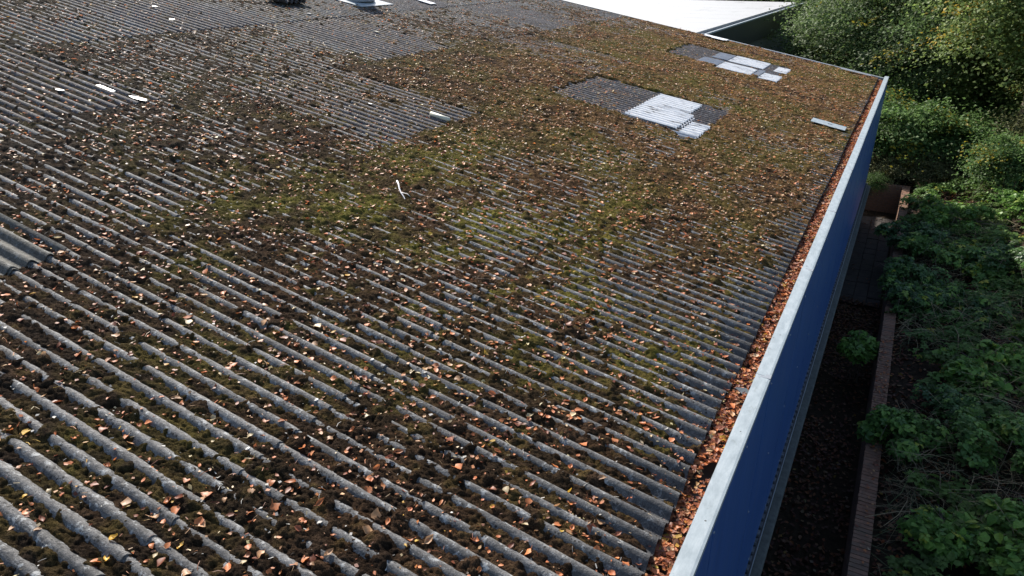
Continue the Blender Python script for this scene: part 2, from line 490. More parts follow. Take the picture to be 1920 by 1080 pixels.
def sheet_mesh(name, length, mat, ncorr=8, extra=0.42, seg=3, th=0.009, wob=0.0):
    """origin at the low end, low-y side; runs up slope towards -x"""
    n = int(ncorr * 10 + extra * 10)
    ys = np.linspace(0, (ncorr + extra) * P, n + 1)
    xs = np.linspace(0, -length, seg + 1)
    V = []; F = []
    lift = 0.013
    for s in range(2):
        for i, x in enumerate(xs):
            zl = lift * (1 - i / seg) + (0.0 if i else 0.0)
            z = AMP * np.cos(2*math.pi*(ys)/P) + zl + 0.005 * ys / ys[-1] - (th if s else 0) + (-x) * TAN
            V += [(x, yy, zz) for yy, zz in zip(ys, z)]
    m_ = n + 1; top = 0; bot = m_ * (seg + 1)
    for i in range(seg):
        for j in range(n):
            a = i*m_ + j
            F.append((a, a+1, a+m_+1, a+m_))
            b_ = bot + a
            F.append((b_, b_+m_, b_+m_+1, b_+1))
    for j in range(n):
        F.append((j, bot + j, bot + j + 1, j + 1))
        e = seg*m_ + j
        F.append((e, e+1, bot+e+1, bot+e))
    for i in range(seg):
        a = i*m_; F.append((a, a+m_, bot+a+m_, bot+a))
        a = i*m_ + n; F.append((a, bot+a, bot+a+m_, a+m_))
    me = mesh_np(name, np.array(V), np.array(F), mat, True)
    sm = np.ones(len(F), dtype=bool); sm[2*seg*n:] = False
    me.polygons.foreach_set('use_smooth', sm)
    sharp = me.attributes.new('sharp_edge', 'BOOLEAN', 'EDGE')
    ev = np.zeros(len(me.edges)*2, dtype=np.int32); me.edges.foreach_get('vertices', ev); ev = ev.reshape(-1, 2)
    on_edge = lambda v: ((v % bot) < m_) 
    sh = (on_edge(ev[:, 0]) & on_edge(ev[:, 1]))
    sharp.data.foreach_set('value', sh)
    return me

# crest phase: column starts must sit on a crest, shift by PH
def col_y(k): 
    y = COLS[k]; return PH + round((y - PH) / P) * P
rowmesh = {}
washer = MB(); washer.tube([(0, 0, -0.003), (0, 0, 0.003)], [0.016, 0.014], 12).tube([(0, 0, 0.003), (0, 0, 0.006)], [0.006, 0.005], 6)
washer_me = washer.mesh('fixing_washer', M['washer'])
for r in range(6):
    x1, x0 = ROWS[r], ROWS[r+1]
    L = x1 - x0 + 0.15
    for key, mt in (('c', M['cement'] if r < 3 else M['cement_far']), ('g', M['grp']), ('gg', M['grp_green'])):
        rowmesh[(r, key)] = sheet_mesh('roof_sheet', L, mt)
    for k in range(NCOL):
        key = 'c'
        if (r, k) in LIGHTS: key = 'g'
        if (r, k) in ((2, 18), (2, 19)): key = 'gg'
        me = rowmesh[(r, key)]
        dx = random.uniform(-0.012, 0.012)
        yl = col_y(k)
        o = at_b(obj('roof_sheet', me, bld, (x1 + dx, yl, plane_z(x1) + random.uniform(-0.0015, 0.0015)), (R(random.uniform(-0.03, 0.03)), 0, R(random.uniform(-0.06, 0.06)))))
        d = math.hypot(x1, yl + 0.5)
        if d < 9 and r > 0:
            for c_ in (2, 6):
                if random.random() < 0.6:
                    yy = c_ * P; xx = -0.10 + random.uniform(-0.02, 0.02)
                    obj('fixing_washer', washer_me, o, (xx, yy, AMP + 0.0085 + 0.005 * c_ / 8.4 - xx * TAN), (0, R(-10), 0))
        if key != 'c': o['label'] = 'smooth dull brown translucent rooflight sheet'

# replacement sheets lying on the rooflights
def patch(name, x0, x1, y0, y1, mat, label, z=0.016):
    ncr = max(1, round((y1 - y0) / P)); yl = PH + round((y0 - PH) / P) * P
    me = sheet_mesh(name, x1 - x0, mat, ncr, 0.0, seg=2)
    o = at_b(obj(name, me, bld, (x1, yl, plane_z(x1) + z)))
    o['label'] = label
    return o
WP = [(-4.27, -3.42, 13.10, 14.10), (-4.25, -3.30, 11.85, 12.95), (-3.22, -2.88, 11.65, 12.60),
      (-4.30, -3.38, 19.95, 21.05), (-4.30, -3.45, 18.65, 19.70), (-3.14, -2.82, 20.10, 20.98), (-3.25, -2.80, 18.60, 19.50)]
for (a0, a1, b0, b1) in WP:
    patch('roof_patch_sheet', a0, a1, b0, b1, M['stained_glare'], 'corrugated patch sheet with its bright reflection painted white')
for (a0, a1, b0, b1) in [(-4.75, -4.32, 20.0, 21.0), (-4.85, -4.32, 18.75, 19.6), (-3.43, -3.27, 18.7, 19.7), (-3.30, -2.90, 11.40, 11.65), (-3.28, -3.24, 12.0, 12.9)]:
    patch('roof_patch_sheet', a0, a1, b0, b1, M['pale_sheet'], 'pale bluish grey corrugated patch sheet', 0.012)

o = patch('roof_sheet', -8.45, -5.72, 1.80, 2.90, M['grp_green'], 'smooth pale green grey sheet at the left edge of the photo', 0.014)
EXTRA_CLEAN = [(-8.4, -5.73, 0.3, 2.85)]

# ridge at the top of the slope, plain rear slope behind it
rz = plane_z(-16.9)
at_b(MB().extrude([(-17.3, rz - 0.05), (-17.1, rz + 0.02), (-16.95, rz + 0.07), (-16.8, rz + 0.03), (-16.6, rz - 0.03), (-16.95, rz - 0.02)], 'y', -1.0, Y_VERGE).build('ridge_capping', M['cement_far'], bld))
at_b(MB().box(-17.2, -17.05, -1.0, Y_VERGE, 0, rz - 0.06).build('rear_wall', M['grey_wall'], bld))
for yy, nm in ((-1.0, 'near_end_wall'), (Y_VERGE + 0.02, 'far_end_wall')):
    mb = MB(); b0 = len(mb.v)
    zt = lambda x: plane_z(x) - 0.06
    mb.v += [(-17.05, yy, 0), (-0.62, yy, 0), (-0.62, yy, zt(-0.62)), (-17.05, yy, zt(-17.05)), (-17.05, yy+0.08, 0), (-0.62, yy+0.08, 0), (-0.62, yy+0.08, zt(-0.62)), (-17.05, yy+0.08, zt(-17.05))]
    mb.f += [(0, 1, 2, 3), (7, 6, 5, 4), (0, 4, 5, 1), (1, 5, 6, 2), (2, 6, 7, 3), (3, 7, 4, 0)]
    at_b(mb.build('end_wall', M['dark_metal'], bld))
# verge flashings along the far end
def sloped_box(x0, x1, y0, y1, dz0, dz1):
    mb = MB()
    mb.v = [(x, y, plane_z(x) + dz) for dz in (dz0, dz1) for (x, y) in ((x0, y0), (x1, y0), (x1, y1), (x0, y1))]
    mb.f = [(0, 3, 2, 1), (4, 5, 6, 7), (0, 1, 5, 4), (1, 2, 6, 5), (2, 3, 7, 6), (3, 0, 4, 7)]
    return mb
xs = [-0.60, -2.5, -4.4, -6.0]
for i in range(3):
    at_b(sloped_box(xs[i+1] + 0.004, xs[i], Y_VERGE + 0.0, Y_VERGE + 0.13, -0.05, 0.060 + 0.002*(i % 2)).build('verge_flashing', M['verge'], bld))
xs = [-6.0, -9.0, -12.0, -15.0, -17.0]
for i in range(4):
    at_b(sloped_box(xs[i+1] + 0.004, xs[i], Y_VERGE + 0.0, Y_VERGE + 0.07, -0.06, 0.04).build('verge_trim', M['dark_metal'], bld))

# gutter trough
at_b(MB().extrude([(-0.96, 4.20), (-0.60, 4.20), (-0.60, 4.39), (-0.592, 4.39), (-0.592, 4.185), (-0.96, 4.185)], 'y', -1.0, Y_VERGE).build('gutter_trough', M['gutter'], bld))
# wall capping, in lengths
ce = [-2.08, 0.36, 2.79, 5.22, 7.66, 9.9, 12.25, 14.7, 17.1, 19.5, 21.7, 23.70]
for i in range(len(ce) - 1):
    zt = 4.400 + 0.0015 * (i % 2)
    prof = [(-0.597, zt - 0.06), (-0.597, zt), (-0.500, zt - 0.004), (-0.484, zt - 0.008), (-0.484, zt - 0.055), (-0.490, zt - 0.055), (-0.495, zt - 0.012), (-0.590, zt - 0.008), (-0.590, zt - 0.06)]
    o = at_b(MB().extrude(prof, 'y', ce[i] + 0.0012, ce[i+1] - 0.0012).build('wall_capping', M['galv'], bld)); o.location.x += random.uniform(-0.0015, 0.0015)
# joint straps under the capping lengths, sealant line
for yj in ce[1:-1]:
    at_b(MB().box(-0.600, -0.4835, yj - 0.03, yj + 0.03, 4.345, 4.3985).build('capping_joint', M['verge'], bld))
# blue cladding panels
for i in range(26):
    y0 = -1.3 + i * 0.96
    if y0 > 23.6: break
    y1 = min(y0 + 0.957, 23.64)
    at_b(MB().box(-0.55, -0.4945 + 0.0015 * (i % 2), y0, y1, 1.30, 4.352).build('cladding_panel', M['blue'], bld))
# small ribs at the bottom of the cladding, drip trim, plinth ledge
rib_me = MB().box(-0.0175, 0.0175, 0, 0.085, 0, 0.035).mesh('cladding_rib_end', M['rib'])
screw_me = MB().tube([(0, 0, 0), (0.006, 0, 0)], [0.010, 0.008], 6).mesh('cladding_screw', M['verge'])
yy = 3.0
while yy < 23.5:
    at_b(obj('cladding_rib_end', rib_me, bld, (-0.4875 + random.uniform(-0.003, 0.003), yy, 1.262))); yy += 0.152
for i in range(22):
    for zz in (1.42, 2.85, 4.22):
        at_b(obj('cladding_screw', screw_me, bld, (-0.4935, 2.6 + i * 0.96 - 0.05, zz)))
at_b(MB().box(-0.55, -0.455, -1.3, 23.64, 1.235, 1.258).build('drip_trim', M['dark_metal'], bld))
at_b(MB().box(-0.452, -0.444, -1.3, 23.64, 1.225, 1.268).build('drip_trim', M['verge'], bld))
prof = [(-0.60, 1.0), (-0.60, 1.21), (-0.42, 1.205)] + [(-0.385 + 0.045 * math.sin(t), 1.155 + 0.045 * math.cos(t)) for t in np.linspace(0, math.pi, 8)] + [(-0.42, 1.10), (-0.50, 1.05), (-0.50, 1.0)]
at_b(MB().extrude(prof, 'y', -1.3, 23.6, 60).build('plinth_ledge', M['plinth'], bld, smooth=False))
at_b(MB().box(-0.62, -0.505, -1.3, 23.6, -0.1, 1.0).build('plinth_wall', M['plinth'], bld))

# ------------------------------------------------------------------ neighbouring white roofed building
wb = empty('neighbouring_building', (-20, 36, 0.5), 'neighbouring building with flat white roof, dark fascia and grey side wall', 'building')
def at_w(o): o.location = Vector(o.location) - wb.location; return o
WZ = 5.28
at_w(MB().box(-45, -6.42, 23.72, 46.2, WZ - 0.2, WZ).build('roof_deck', M['membrane'], wb))
for i in range(8):
    at_w(MB().box(-44.9, -6.45, 26.3 + i*2.5, 26.34 + i*2.5, WZ + 0.0003, WZ + 0.0015).build('membrane_seam', M['membrane'], wb))
at_w(MB().box(-6.42, -6.13, 23.72, 46.2, WZ - 0.25, WZ - 0.08).build('roof_gutter', M['dark_metal'], wb))
at_w(MB().box(-6.09, -6.02, 23.70, 46.25, WZ - 0.05, WZ + 0.0).build('parapet_capping', M['galv'], wb))
at_w(MB().box(-6.125, -6.04, 23.72, 46.23, WZ - 0.95, WZ - 0.055).build('fascia', M['dark_metal'], wb))
for i in range(8):
    y0 = 23.72 + i * 2.81
    at_w(MB().box(-6.35, -6.17, y0, y0 + 2.80, 0.4, WZ - 0.9).build('wall_panel', M['grey_wall'], wb))
at_w(MB().box(-45, -6.30, 46.1, 46.2, 0.4, WZ - 0.2).build('rear_wall', M['grey_wall'], wb))

# ------------------------------------------------------------------ brick retaining wall
bw = empty('brick_retaining_wall', (0.64, 15, 0), 'low red brick wall with brick-on-edge coping beside the dark passage', 'wall')
def at_k(o): o.location = Vector(o.location) - bw.location; return o
brick_me = MB().cbox(-0.1075, 0.1075, -0.0325, 0.0325, -0.10, 0.0, 0.004).mesh('brick', M['brick'])
y = 5.4; n = 0
while y < 25.0:
    at_k(obj('brick', brick_me, bw, (0.6375 + random.uniform(-0.004, 0.004), y, 0.90 + random.uniform(-0.004, 0.003)), (R(random.uniform(-1, 1)), R(random.uniform(-1.2, 1.2)), R(random.uniform(-1.5, 1.5)))))
    y += 0.0755
x = 0.53 - 0.04
while x > -0.45:
    at_k(obj('brick', brick_me, bw, (x, 25.17, 0.90 + random.uniform(-0.004, 0.003)), (R(random.uniform(-1, 1)), 0, R(90 + random.uniform(-1, 1)))))
    x -= 0.0755
for x in (0.575, 0.65, 0.725):
    at_k(obj('brick', brick_me, bw, (x, 25.17, 0.90), (0, 0, R(90))))
mb = MB(); mm = MB()
for c in range(11):
    z0 = 0.795 - 0.075 * (c + 1); y = -2.0 + (0.11 if c % 2 else 0)
    while y < 25.05:
        mb.box(0.535, 0.56, y, y + 0.215, z0, z0 + 0.065); mb.box(0.735, 0.745, y, y+0.215, z0, z0+0.065); y += 0.225
    x = 0.50 + (0.11 if c % 2 else 0)
    while x > -0.45:
        mb.box(x - 0.215, x, 25.065, 25.09, z0, z0 + 0.065); x -= 0.225
at_k(mb.build('brick_courses', M['brick'], bw, kind='stuff'))
mm.box(0.542, 0.738, -2.0, 25.27, -0.05, 0.80); mm.box(-0.45, 0.542, 25.075, 25.27, -0.05, 0.80)
mm.box(0.545, 0.73, 5.4, 25.06, 0.80, 0.886); mm.box(-0.45, 0.545, 25.075, 25.265, 0.80, 0.886)
at_k(mm.build('mortar_core', M['mortar'], bw))

# ------------------------------------------------------------------ moss on the roof
def sig(v): return 1 / (1 + np.exp(-v))
def moss_amount(x, y):
    a = 0.68 + 0 * x
    right = sig((x + 7.8 + (fbm(x, y, 2.5, 61) - 0.5) * 3.0) / 0.9) * sig((y - 4.9 - (x + 3) * 0.22 + (fbm(x, y, 1.5, 33) - 0.5) * 2.5) / 1.1)
    a = a + 0.42 * right
    band = np.exp(-((x + 7.5)**2 / 6 + (y - 14.0)**2 / 9)); a = a + 0.35 * band
    far = sig((y - 15) / 1.5) * sig((x + 8) / 1.0); a = a + 0.18 * far
    streak = np.exp(-((x + 1.9)**2 / 1.2 + (y - 6.0)**2 / 1.6)); a = a - 0.24 * streak; s2 = np.exp(-((x + 3.6)**2 / 1.0 + (y - 6.0)**2 / 0.8)); a = a - 0.14 * s2
    near = sig((3.6 - y) / 0.6); a = a - 0.02 * near
    left = sig((-8.0 - x) / 1.0); a = a + 0.06 * left; a = a + 0.10 * sig((-4.6 - x) / 0.8) * sig((9 - y) / 1.0)
    a = a + (fbm(x, y, 0.9, 21) - 0.5) * 0.46 + (fbm(x, y * 1.6, 0.22, 27) - 0.5) * 0.40
    ev = sig((x + 0.93 + (vnoise(x, y, 0.15, 3) - 0.5) * 0.35) / 0.05) * (1 - 0.75 * sig((y - 9) / 1.0)); a = a * (1 - ev * 0.40) - ev * 0.20
    lm = light_mask(x + (vnoise(x, y, 0.09, 12) - 0.5) * 0.16, y + (vnoise(x, y, 0.07, 13) - 0.5) * 0.14)
    jx = x + (vnoise(x, y, 0.09, 12) - 0.5) * 0.16; jy = y + (vnoise(x, y, 0.07, 13) - 0.5) * 0.14
    l1 = light_mask(jx, jy, (1,)); l2 = light_mask(jx, jy, (2,)) * (y < 12)
    a = np.where(l1 > 0.5, a * 0.55 - 0.20 + 0.2 * (vnoise(x, y, 0.4, 16) - 0.5), np.where(l2 > 0.5, a * 0.72 - 0.07 + 0.2 * (vnoise(x, y, 0.4, 15) - 0.5), a)); lm = lm * (l1 < 0.5) * (l2 < 0.5)
    a = np.where(lm > 0.5, a * 0.80 - 0.10 + 0.16 * (vnoise(x, y, 0.5, 14) - 0.5), a)
    for (q0, q1, w0, w1) in EXTRA_CLEAN:
        a = np.where((x > q0) & (x < q1) & (y > w0) & (y < w1), -0.75, a)
    # bare strip below each white patch pair
    for (q0, q1, w0, w1) in WP:
        ins = (x > q0 - 0.02) & (x < q1 + 0.02) & (y > w0 - 0.05) & (y < w1 + 0.05)
        a = np.where(ins, -0.9, a)
    return a

def moss_h(x, y, amt=None):
    if amt is None: amt = moss_amount(x, y)
    L = -AMP - 0.010 + 0.058 * amt
    t1 = domes(x, y * 1.15, 0.034, 101, 0.8)
    t2 = domes(x, y, 0.018, 151, 0.85)
    t3 = domes(x, y, 0.075, 191, 0.12)
    hh = L - 0.002 + t1 * 0.0145 + t2 * 0.0095 + (fbm(x, y, 0.10, 41, 2) - 0.5) * 0.026 + t3 * np.clip(0.020 * (amt + 0.45), 0, 0.022) + np.where((amt > -0.3) & (corr(y) > 0.0), domes(x, y, 0.040, 231, 0.09) * 0.020, 0)
    return hh, t1, t2, t3

def moss_color(x, y, t1, t2, t3, up):
    n1 = fbm(x, y, 0.7, 71); n2 = fbm(x, y, 0.12, 73); n3 = fbm(x, y, 2.2, 75)
    dark = np.array([0.030, 0.020, 0.014]); brown = np.array([0.078, 0.044, 0.024]); olive = np.array([0.080, 0.070, 0.018]); yel = np.array([0.19, 0.175, 0.030]); grey = np.array([0.075, 0.068, 0.055]); rbr = np.array([0.195, 0.112, 0.045])
    c = dark[None] * np.ones((len(x), 1))
    def mx(c, col, w): w = np.clip(w, 0, 1)[:, None]; return c * (1 - w) + col[None] * w
    c = mx(c, brown, (n2 - 0.40) * 3.0)
    c = mx(c, olive, ((n1 + n2 - 1.04) * 2.4 + 0.10) * (0.45 + 0.55 * sig((y - 4.2) / 0.5)))
    warm = fbm(x, y, 0.3, 79); c = mx(c, np.array([0.085, 0.050, 0.030]), (warm - 0.5) * 2.5)
    mid = np.exp(-((x + 3.6)**2 / 6 + (y - 6.8)**2 / 8))
    c = mx(c, brown * 1.45, mid * 0.75)
    c = mx(c, olive * 1.25, mid * (n1 - 0.28) * 1.9)
    c = mx(c, yel, mid * (n1 + n2 - 0.98) * 4.5)
    farR = sig((y - 8.5) / 1.6) * sig((x + 8.2) / 1.2)
    c = mx(c, rbr, farR * (0.62 + (n2 - 0.5) * 2.2))
    c = mx(c, olive * 1.4, farR * (n3 + n1 - 0.92) * 1.9)
    lft = sig((-6.5 - x) / 1.2) * (1 - 0.0 * y)
    c = mx(c, grey, lft * 0.55 * (1 - farR))
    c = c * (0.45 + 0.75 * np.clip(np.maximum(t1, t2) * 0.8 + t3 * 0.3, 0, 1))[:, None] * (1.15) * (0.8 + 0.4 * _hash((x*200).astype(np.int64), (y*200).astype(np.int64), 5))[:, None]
    return c

Vs = []; Fs = []; Cs = []; base = 0
BX = 1.4; BY = 1.168
x_start = X_EAVE - 0.01
for bi in range(12):
    for bj in range(21):
        xa = x_start - (bi + 1) * BX; xb = x_start - bi * BX
        ya = Y_VERGE - (bj + 1) * BY; yb = Y_VERGE - bj * BY
        xc = (xa + xb) / 2; yc = (ya + yb) / 2
        zc = plane_z(xc) - CAMZ
        d = math.sqrt(xc*xc + yc*yc + zc*zc)
        # heading of the block relative to the view direction
        ang = math.degrees(math.atan2(-xc, yc)) - 28.4
        if abs(ang) > 52 and d > 4.5: cell = 0.04
        elif yc < 0.2: cell = 0.03
        else: cell = min(max(d * 0.0019, 0.0068), 0.034)
        cx = cell * 1.15
        nx = int(BX / cx) + 2; ny = int(BY / cell) + 2
        if xb < -16.9: continue
        xs_ = np.linspace(xa - 0.004, xb, nx); ys_ = np.linspace(ya, yb + 0.004, ny)
        X, Y = np.meshgrid(xs_, ys_); X = X.ravel(); Y = Y.ravel()
        X = X + (rng.random(len(X)) - 0.5) * cx * 0.5 * ((X < x_start - 0.02)); Y = Y + (rng.random(len(Y)) - 0.5) * cell * 0.5
        X = np.minimum(X, x_start)
        h, t1, t2, t3 = moss_h(X, Y)
        h = h + (rng.random(len(X)) - 0.5) * min(cell, 0.014) * 0.70
        s = corr(Y) + 0.005
        up = np.clip((h - s) / 0.02, 0, 1)
        vis = (h > s - 0.0015)
        i = np.arange((nx-1)*(ny-1)); a = (i // (nx-1)) * nx + i % (nx-1)
        Q = np.stack([a, a+1, a+1+nx, a+nx], 1)
        Q = Q[vis[Q].any(1)]
        if len(Q) == 0: continue
        used = np.unique(Q); remap = -np.ones(len(X), dtype=np.int64); remap[used] = np.arange(len(used))
        Z = plane_z(X) + np.maximum(h, s - 0.012)
        Vs.append(np.stack([X, Y, Z], 1)[used]); Fs.append(remap[Q] + base)
        Cs.append(moss_color(X[used], Y[used], t1[used], t2[used], t3[used], up[used]))
        base += len(used)
V = np.concatenate(Vs); F = np.concatenate(Fs); C = np.concatenate(Cs)
print('moss quads', len(F))
mo = obj('moss', mesh_np('moss', V, F, M['moss'], True, [('tone', 'POINT', C)]))
tag(mo, 'dark brown and olive moss tufts filling the valleys of the corrugated roof', 'moss', kind='stuff')
del Vs, Fs, Cs, V, F, C

def surf_z(x, y):
    h, *_ = moss_h(x, y)
    return plane_z(x) + np.maximum(h, corr(y) + 0.007)

# ------------------------------------------------------------------ fallen leaves
def leaf_shape(L, W, curl, fold, twist, stem, rnd, fine=True):
    """ovate leaf along +x; returns verts, tri/quads"""
    ts = [0.0, 0.22, 0.5, 0.78, 1.0] if fine else [0.0, 0.35, 0.75, 1.0]
    ws = [0.12, 0.85, 1.0, 0.55, 0.02] if fine else [0.15, 1.0, 0.7, 0.02]
    V = []
    for t, w in zip(ts, ws):
        a = curl * (t - 0.5)
        if abs(curl) > 1e-3:
            cx = math.sin(a) / curl * L; cz = (1 - math.cos(a)) / curl * L
        else: cx = (t - 0.5) * L; cz = 0
        ww = W * w * 0.5
        jl = 1 + rnd.uniform(-0.22, 0.22); jr = 1 + rnd.uniform(-0.22, 0.22)
        tw = twist * (t - 0.5)
        for s_, j in ((-1, jl), (0, 0), (1, jr)):
            yy = s_ * ww * j; zz = abs(s_) * ww * fold + (rnd.uniform(-1, 1) * 0.06 * L if s_ else 0)
            V.append((cx, yy * math.cos(tw) - zz * math.sin(tw), cz + zz * math.cos(tw) + yy * math.sin(tw)))
    F = []
    for i in range(len(ts) - 1):
        for k in range(2):
            a = i*3 + k; F.append((a, a+1, a+4, a+3))
    if stem > 0:
        b = len(V); p = V[1]; s = 0.0011 + 0.03 * W
        q = (p[0] - stem * 0.6, p[1] + stem * 0.35, p[2] + stem * 0.35)
        V += [(p[0], p[1] - s, p[2]), (p[0], p[1] + s, p[2]), (q[0], q[1] + s*0.6, q[2]), (q[0], q[1] - s*0.6, q[2])]
        F.append((b, b+1, b+2, b+3))
    return V, F

rr = random.Random(3)
protos = []
for i in range(14):
    protos.append(leaf_shape(rr.uniform(0.036, 0.052), rr.uniform(0.018, 0.040), rr.uniform(-1.6, 2.6), rr.uniform(-0.2, 0.9), rr.uniform(-1.2, 1.2), rr.choice([0, 0.012, 0.022]), rr))
lite = []
for i in range(12):
    lite.append(leaf_shape(rr.uniform(0.034, 0.050), rr.uniform(0.018, 0.038), rr.uniform(-1.2, 2.2), rr.uniform(-0.2, 0.8), rr.uniform(-1, 1), rr.choice([0, 0.012]), rr, False))

def rotmats(n, tilt, g=rng):
    yaw = g.random(n) * 2 * math.pi
    ax = g.random(n) * 2 * math.pi; ti = np.abs(g.normal(0, tilt, n))
    cy, sy = np.cos(yaw), np.sin(yaw)
    Rz = np.zeros((n, 3, 3)); Rz[:, 0, 0] = cy; Rz[:, 0, 1] = -sy; Rz[:, 1, 0] = sy; Rz[:, 1, 1] = cy; Rz[:, 2, 2] = 1
    kx, ky = np.cos(ax), np.sin(ax); c, s = np.cos(ti), np.sin(ti)
    Rt = np.zeros((n, 3, 3))
    Rt[:, 0, 0] = c + kx*kx*(1-c); Rt[:, 0, 1] = kx*ky*(1-c); Rt[:, 0, 2] = ky*s
    Rt[:, 1, 0] = kx*ky*(1-c); Rt[:, 1, 1] = c + ky*ky*(1-c); Rt[:, 1, 2] = -kx*s
    Rt[:, 2, 0] = -ky*s; Rt[:, 2, 1] = kx*s; Rt[:, 2, 2] = c
    return Rt @ Rz

def scatter_mesh(name, pos, rot, scale, colors, shapes, mat, attr='tone'):
    """copies the shapes (all given as quads) at the positions, joined in one mesh"""
    Vs = []; Fs = []; Cs = []; base = 0
    which = rng.integers(0, len(shapes), len(pos))
    for si, (sv, sf) in enumerate(shapes):
        idx = np.nonzero(which == si)[0]
        if len(idx) == 0: continue
        sv = np.array(sv); sf = np.array(sf)
        P_ = np.einsum('nij,kj->nki', rot[idx], sv) * scale[idx][:, None, None] + pos[idx][:, None, :]
        n, k, _ = P_.shape
        Vs.append(P_.reshape(-1, 3)); Fs.append((sf[None] + (np.arange(n) * k)[:, None, None]).reshape(-1, sf.shape[1]) + base)
        Cs.append(np.repeat(colors[idx], k, axis=0)); base += n * k
    return mesh_np(name, np.concatenate(Vs), np.concatenate(Fs), mat, False, [(attr, 'POINT', np.concatenate(Cs))])

leafcols = list(LEAFC.keys())
LC = np.array([LEAFC[k] for k in leafcols])
def leaf_density(x, y):
    d = 78 + 0 * x
    d = d + 55 * sig((y - 6) / 2) * sig((x + 8) / 1.5)
    d = d + 25 * sig((y - 14) / 2) * sig((x + 7) / 1.5)
    d = d - 24 * sig((-8 - x) / 1.5)
    d = d * (0.25 + 2.9 * fbm(x, y, 0.32, 81, 3)**2.0)
    return np.where(light_mask(x, y) > 0.5, d * 0.75, d)

def sample_roof(nmax, dens, mx_):
    x = X_EAVE - 0.02 - rng.random(nmax) * 14.5; y = 0.2 + rng.random(nmax) * (Y_VERGE - 0.2)
    area = 14.5 * (Y_VERGE - 0.2)
    k = rng.random(nmax) < dens(x, y) / mx_
    return x[k], y[k]
x, y = sample_roof(int(14.5 * 23.3 * 180), leaf_density, 180.0)
inpatch = np.zeros(len(x), bool)
for (q0, q1, w0, w1) in WP: inpatch |= (x > q0) & (x < q1) & (y > w0) & (y < w1) & (rng.random(len(x)) > 0.04)
x, y = x[~inpatch], y[~inpatch]
# leaves slide off the crests into the valleys
f = ((y - PH) / P + 0.5) % 1.0 - 0.5          # 0 = crest
slide = (np.abs(f) < 0.22) & (rng.random(len(y)) < 0.75)
y = np.where(slide, y + np.sign(f + 1e-6) * P * 0.25, y)
z = surf_z(x, y) + 0.006
roofL = np.stack([x, y, z], 1)
# gutter leaves
ng = 12500
gx = -0.80 + rng.random(ng) * 0.20; gy = 1.0 + rng.random(ng) * 22.4
gz = 4.300 + (fbm(gx, gy, 0.35, 91) - 0.5) * 0.05 + rng.random(ng) * 0.022
hole = (np.abs(gy - 3.95) < 0.10) & (gx > -0.68)
gutL = np.stack([gx, gy, gz], 1)[~hole]
print('leaves', len(roofL), len(gutL))

# choose the 300 that show largest
th_ = R(28.427); pt_ = R(24.726)
def project(p):
    c, s = math.cos(th_), math.sin(th_); X = p[:, 0]*c + p[:, 1]*s; fw = -p[:, 0]*s + p[:, 1]*c; zz = p[:, 2] - CAMZ
    Z = fw*math.cos(pt_) - zz*math.sin(pt_); Yc = fw*math.sin(pt_) + zz*math.cos(pt_)
    return 960 + 1329*X/Z, 540 - 1329*Yc/Z, Z
allL = np.concatenate([roofL, gutL]); isg = np.arange(len(allL)) >= len(roofL)
sc_all = 0.45 + rng.random(len(allL))**1.4 * 1.05
u, v, Zc = project(allL)
inside = (u > 4) & (u < 1916) & (v > 4) & (v < 1076) & (Zc > 0)
low = isg & (allL[:, 2] < 4.311)          # buried leaves of the gutter bed
score = np.where(inside & ~low, sc_all / Zc, 0)
order = np.argsort(-score)[:300]
sel = np.zeros(len(allL), bool); sel[order] = True
pw = np.array([0.50, 0.24, 0.17, 0.03, 0.06])
cidx = rng.choice(5, len(allL), p=pw)
cidx = np.where(isg, rng.choice(5, len(allL), p=[0.40, 0.44, 0.11, 0.03, 0.02]), cidx)
farw = (allL[:, 1] > 8) & ~isg
cidx = np.where(farw & (rng.random(len(allL)) < 0.55), 2, cidx); cidx = np.where(farw & (rng.random(len(allL)) < 0.16), 4, cidx)
RT = rotmats(len(allL), 0.34)
cache = {}
def nth(k): return {1: 'first', 2: 'second', 3: 'third', 4: 'fourth', 5: 'fifth', 6: 'sixth', 7: 'seventh', 8: 'eighth', 9: 'ninth'}.get(k, '%dth' % k if k % 10 not in (1, 2, 3) or k in (11, 12, 13) else '%d%s' % (k, {1: 'st', 2: 'nd', 3: 'rd'}[k % 10]))
colw = ['curled orange', 'rust brown', 'pale tan', 'yellow', 'cream coloured']
groups_ = {}
for i in np.nonzero(sel)[0]:
    if isg[i]: key = ('g', int(cidx[i]))
    else:
        key = (['upper', 'middle', 'lower', 'bottom'][int(np.digitize(v[i], [620, 780, 930]))], ['left edge', 'left', 'centre left', 'centre', 'centre right', 'right'][min(5, int(u[i] // 230))], int(cidx[i]))
    groups_.setdefault(key, []).append(i)
leaf_label = {}
for key, idx in groups_.items():
    idx = sorted(idx, key=lambda q: -v[q] if key[0] == 'g' else u[q])
    for k_, i in enumerate(idx):
        if key[0] == 'g': leaf_label[i] = '%s %s leaf up from the bottom on top of the gutter litter' % (nth(k_ + 1), colw[key[1]])
        else: leaf_label[i] = '%s %s leaf from the left on the %s %s of the roof moss' % (nth(k_ + 1), colw[key[2]], key[0], key[1])
for i in np.nonzero(sel)[0]:
    pi = int(rng.integers(0, len(protos))); ci = int(cidx[i])
    if (pi, ci) not in cache:
        me = bpy.data.meshes.new('fallen_leaf'); me.from_pydata(protos[pi][0], [], protos[pi][1]); me.materials.append(M['leaf ' + leafcols[ci]])
        for p_ in me.polygons: p_.use_smooth = True
        cache[(pi, ci)] = me
    o = bpy.data.objects.new('fallen_leaf', cache[(pi, ci)]); COL.objects.link(o)
    o.location = allL[i]; o.rotation_euler = Matrix(RT[i].tolist()).to_euler(); o.scale = (sc_all[i],) * 3
    tag(o, leaf_label[i], 'leaf', 'fallen leaves on the roof and in the gutter')
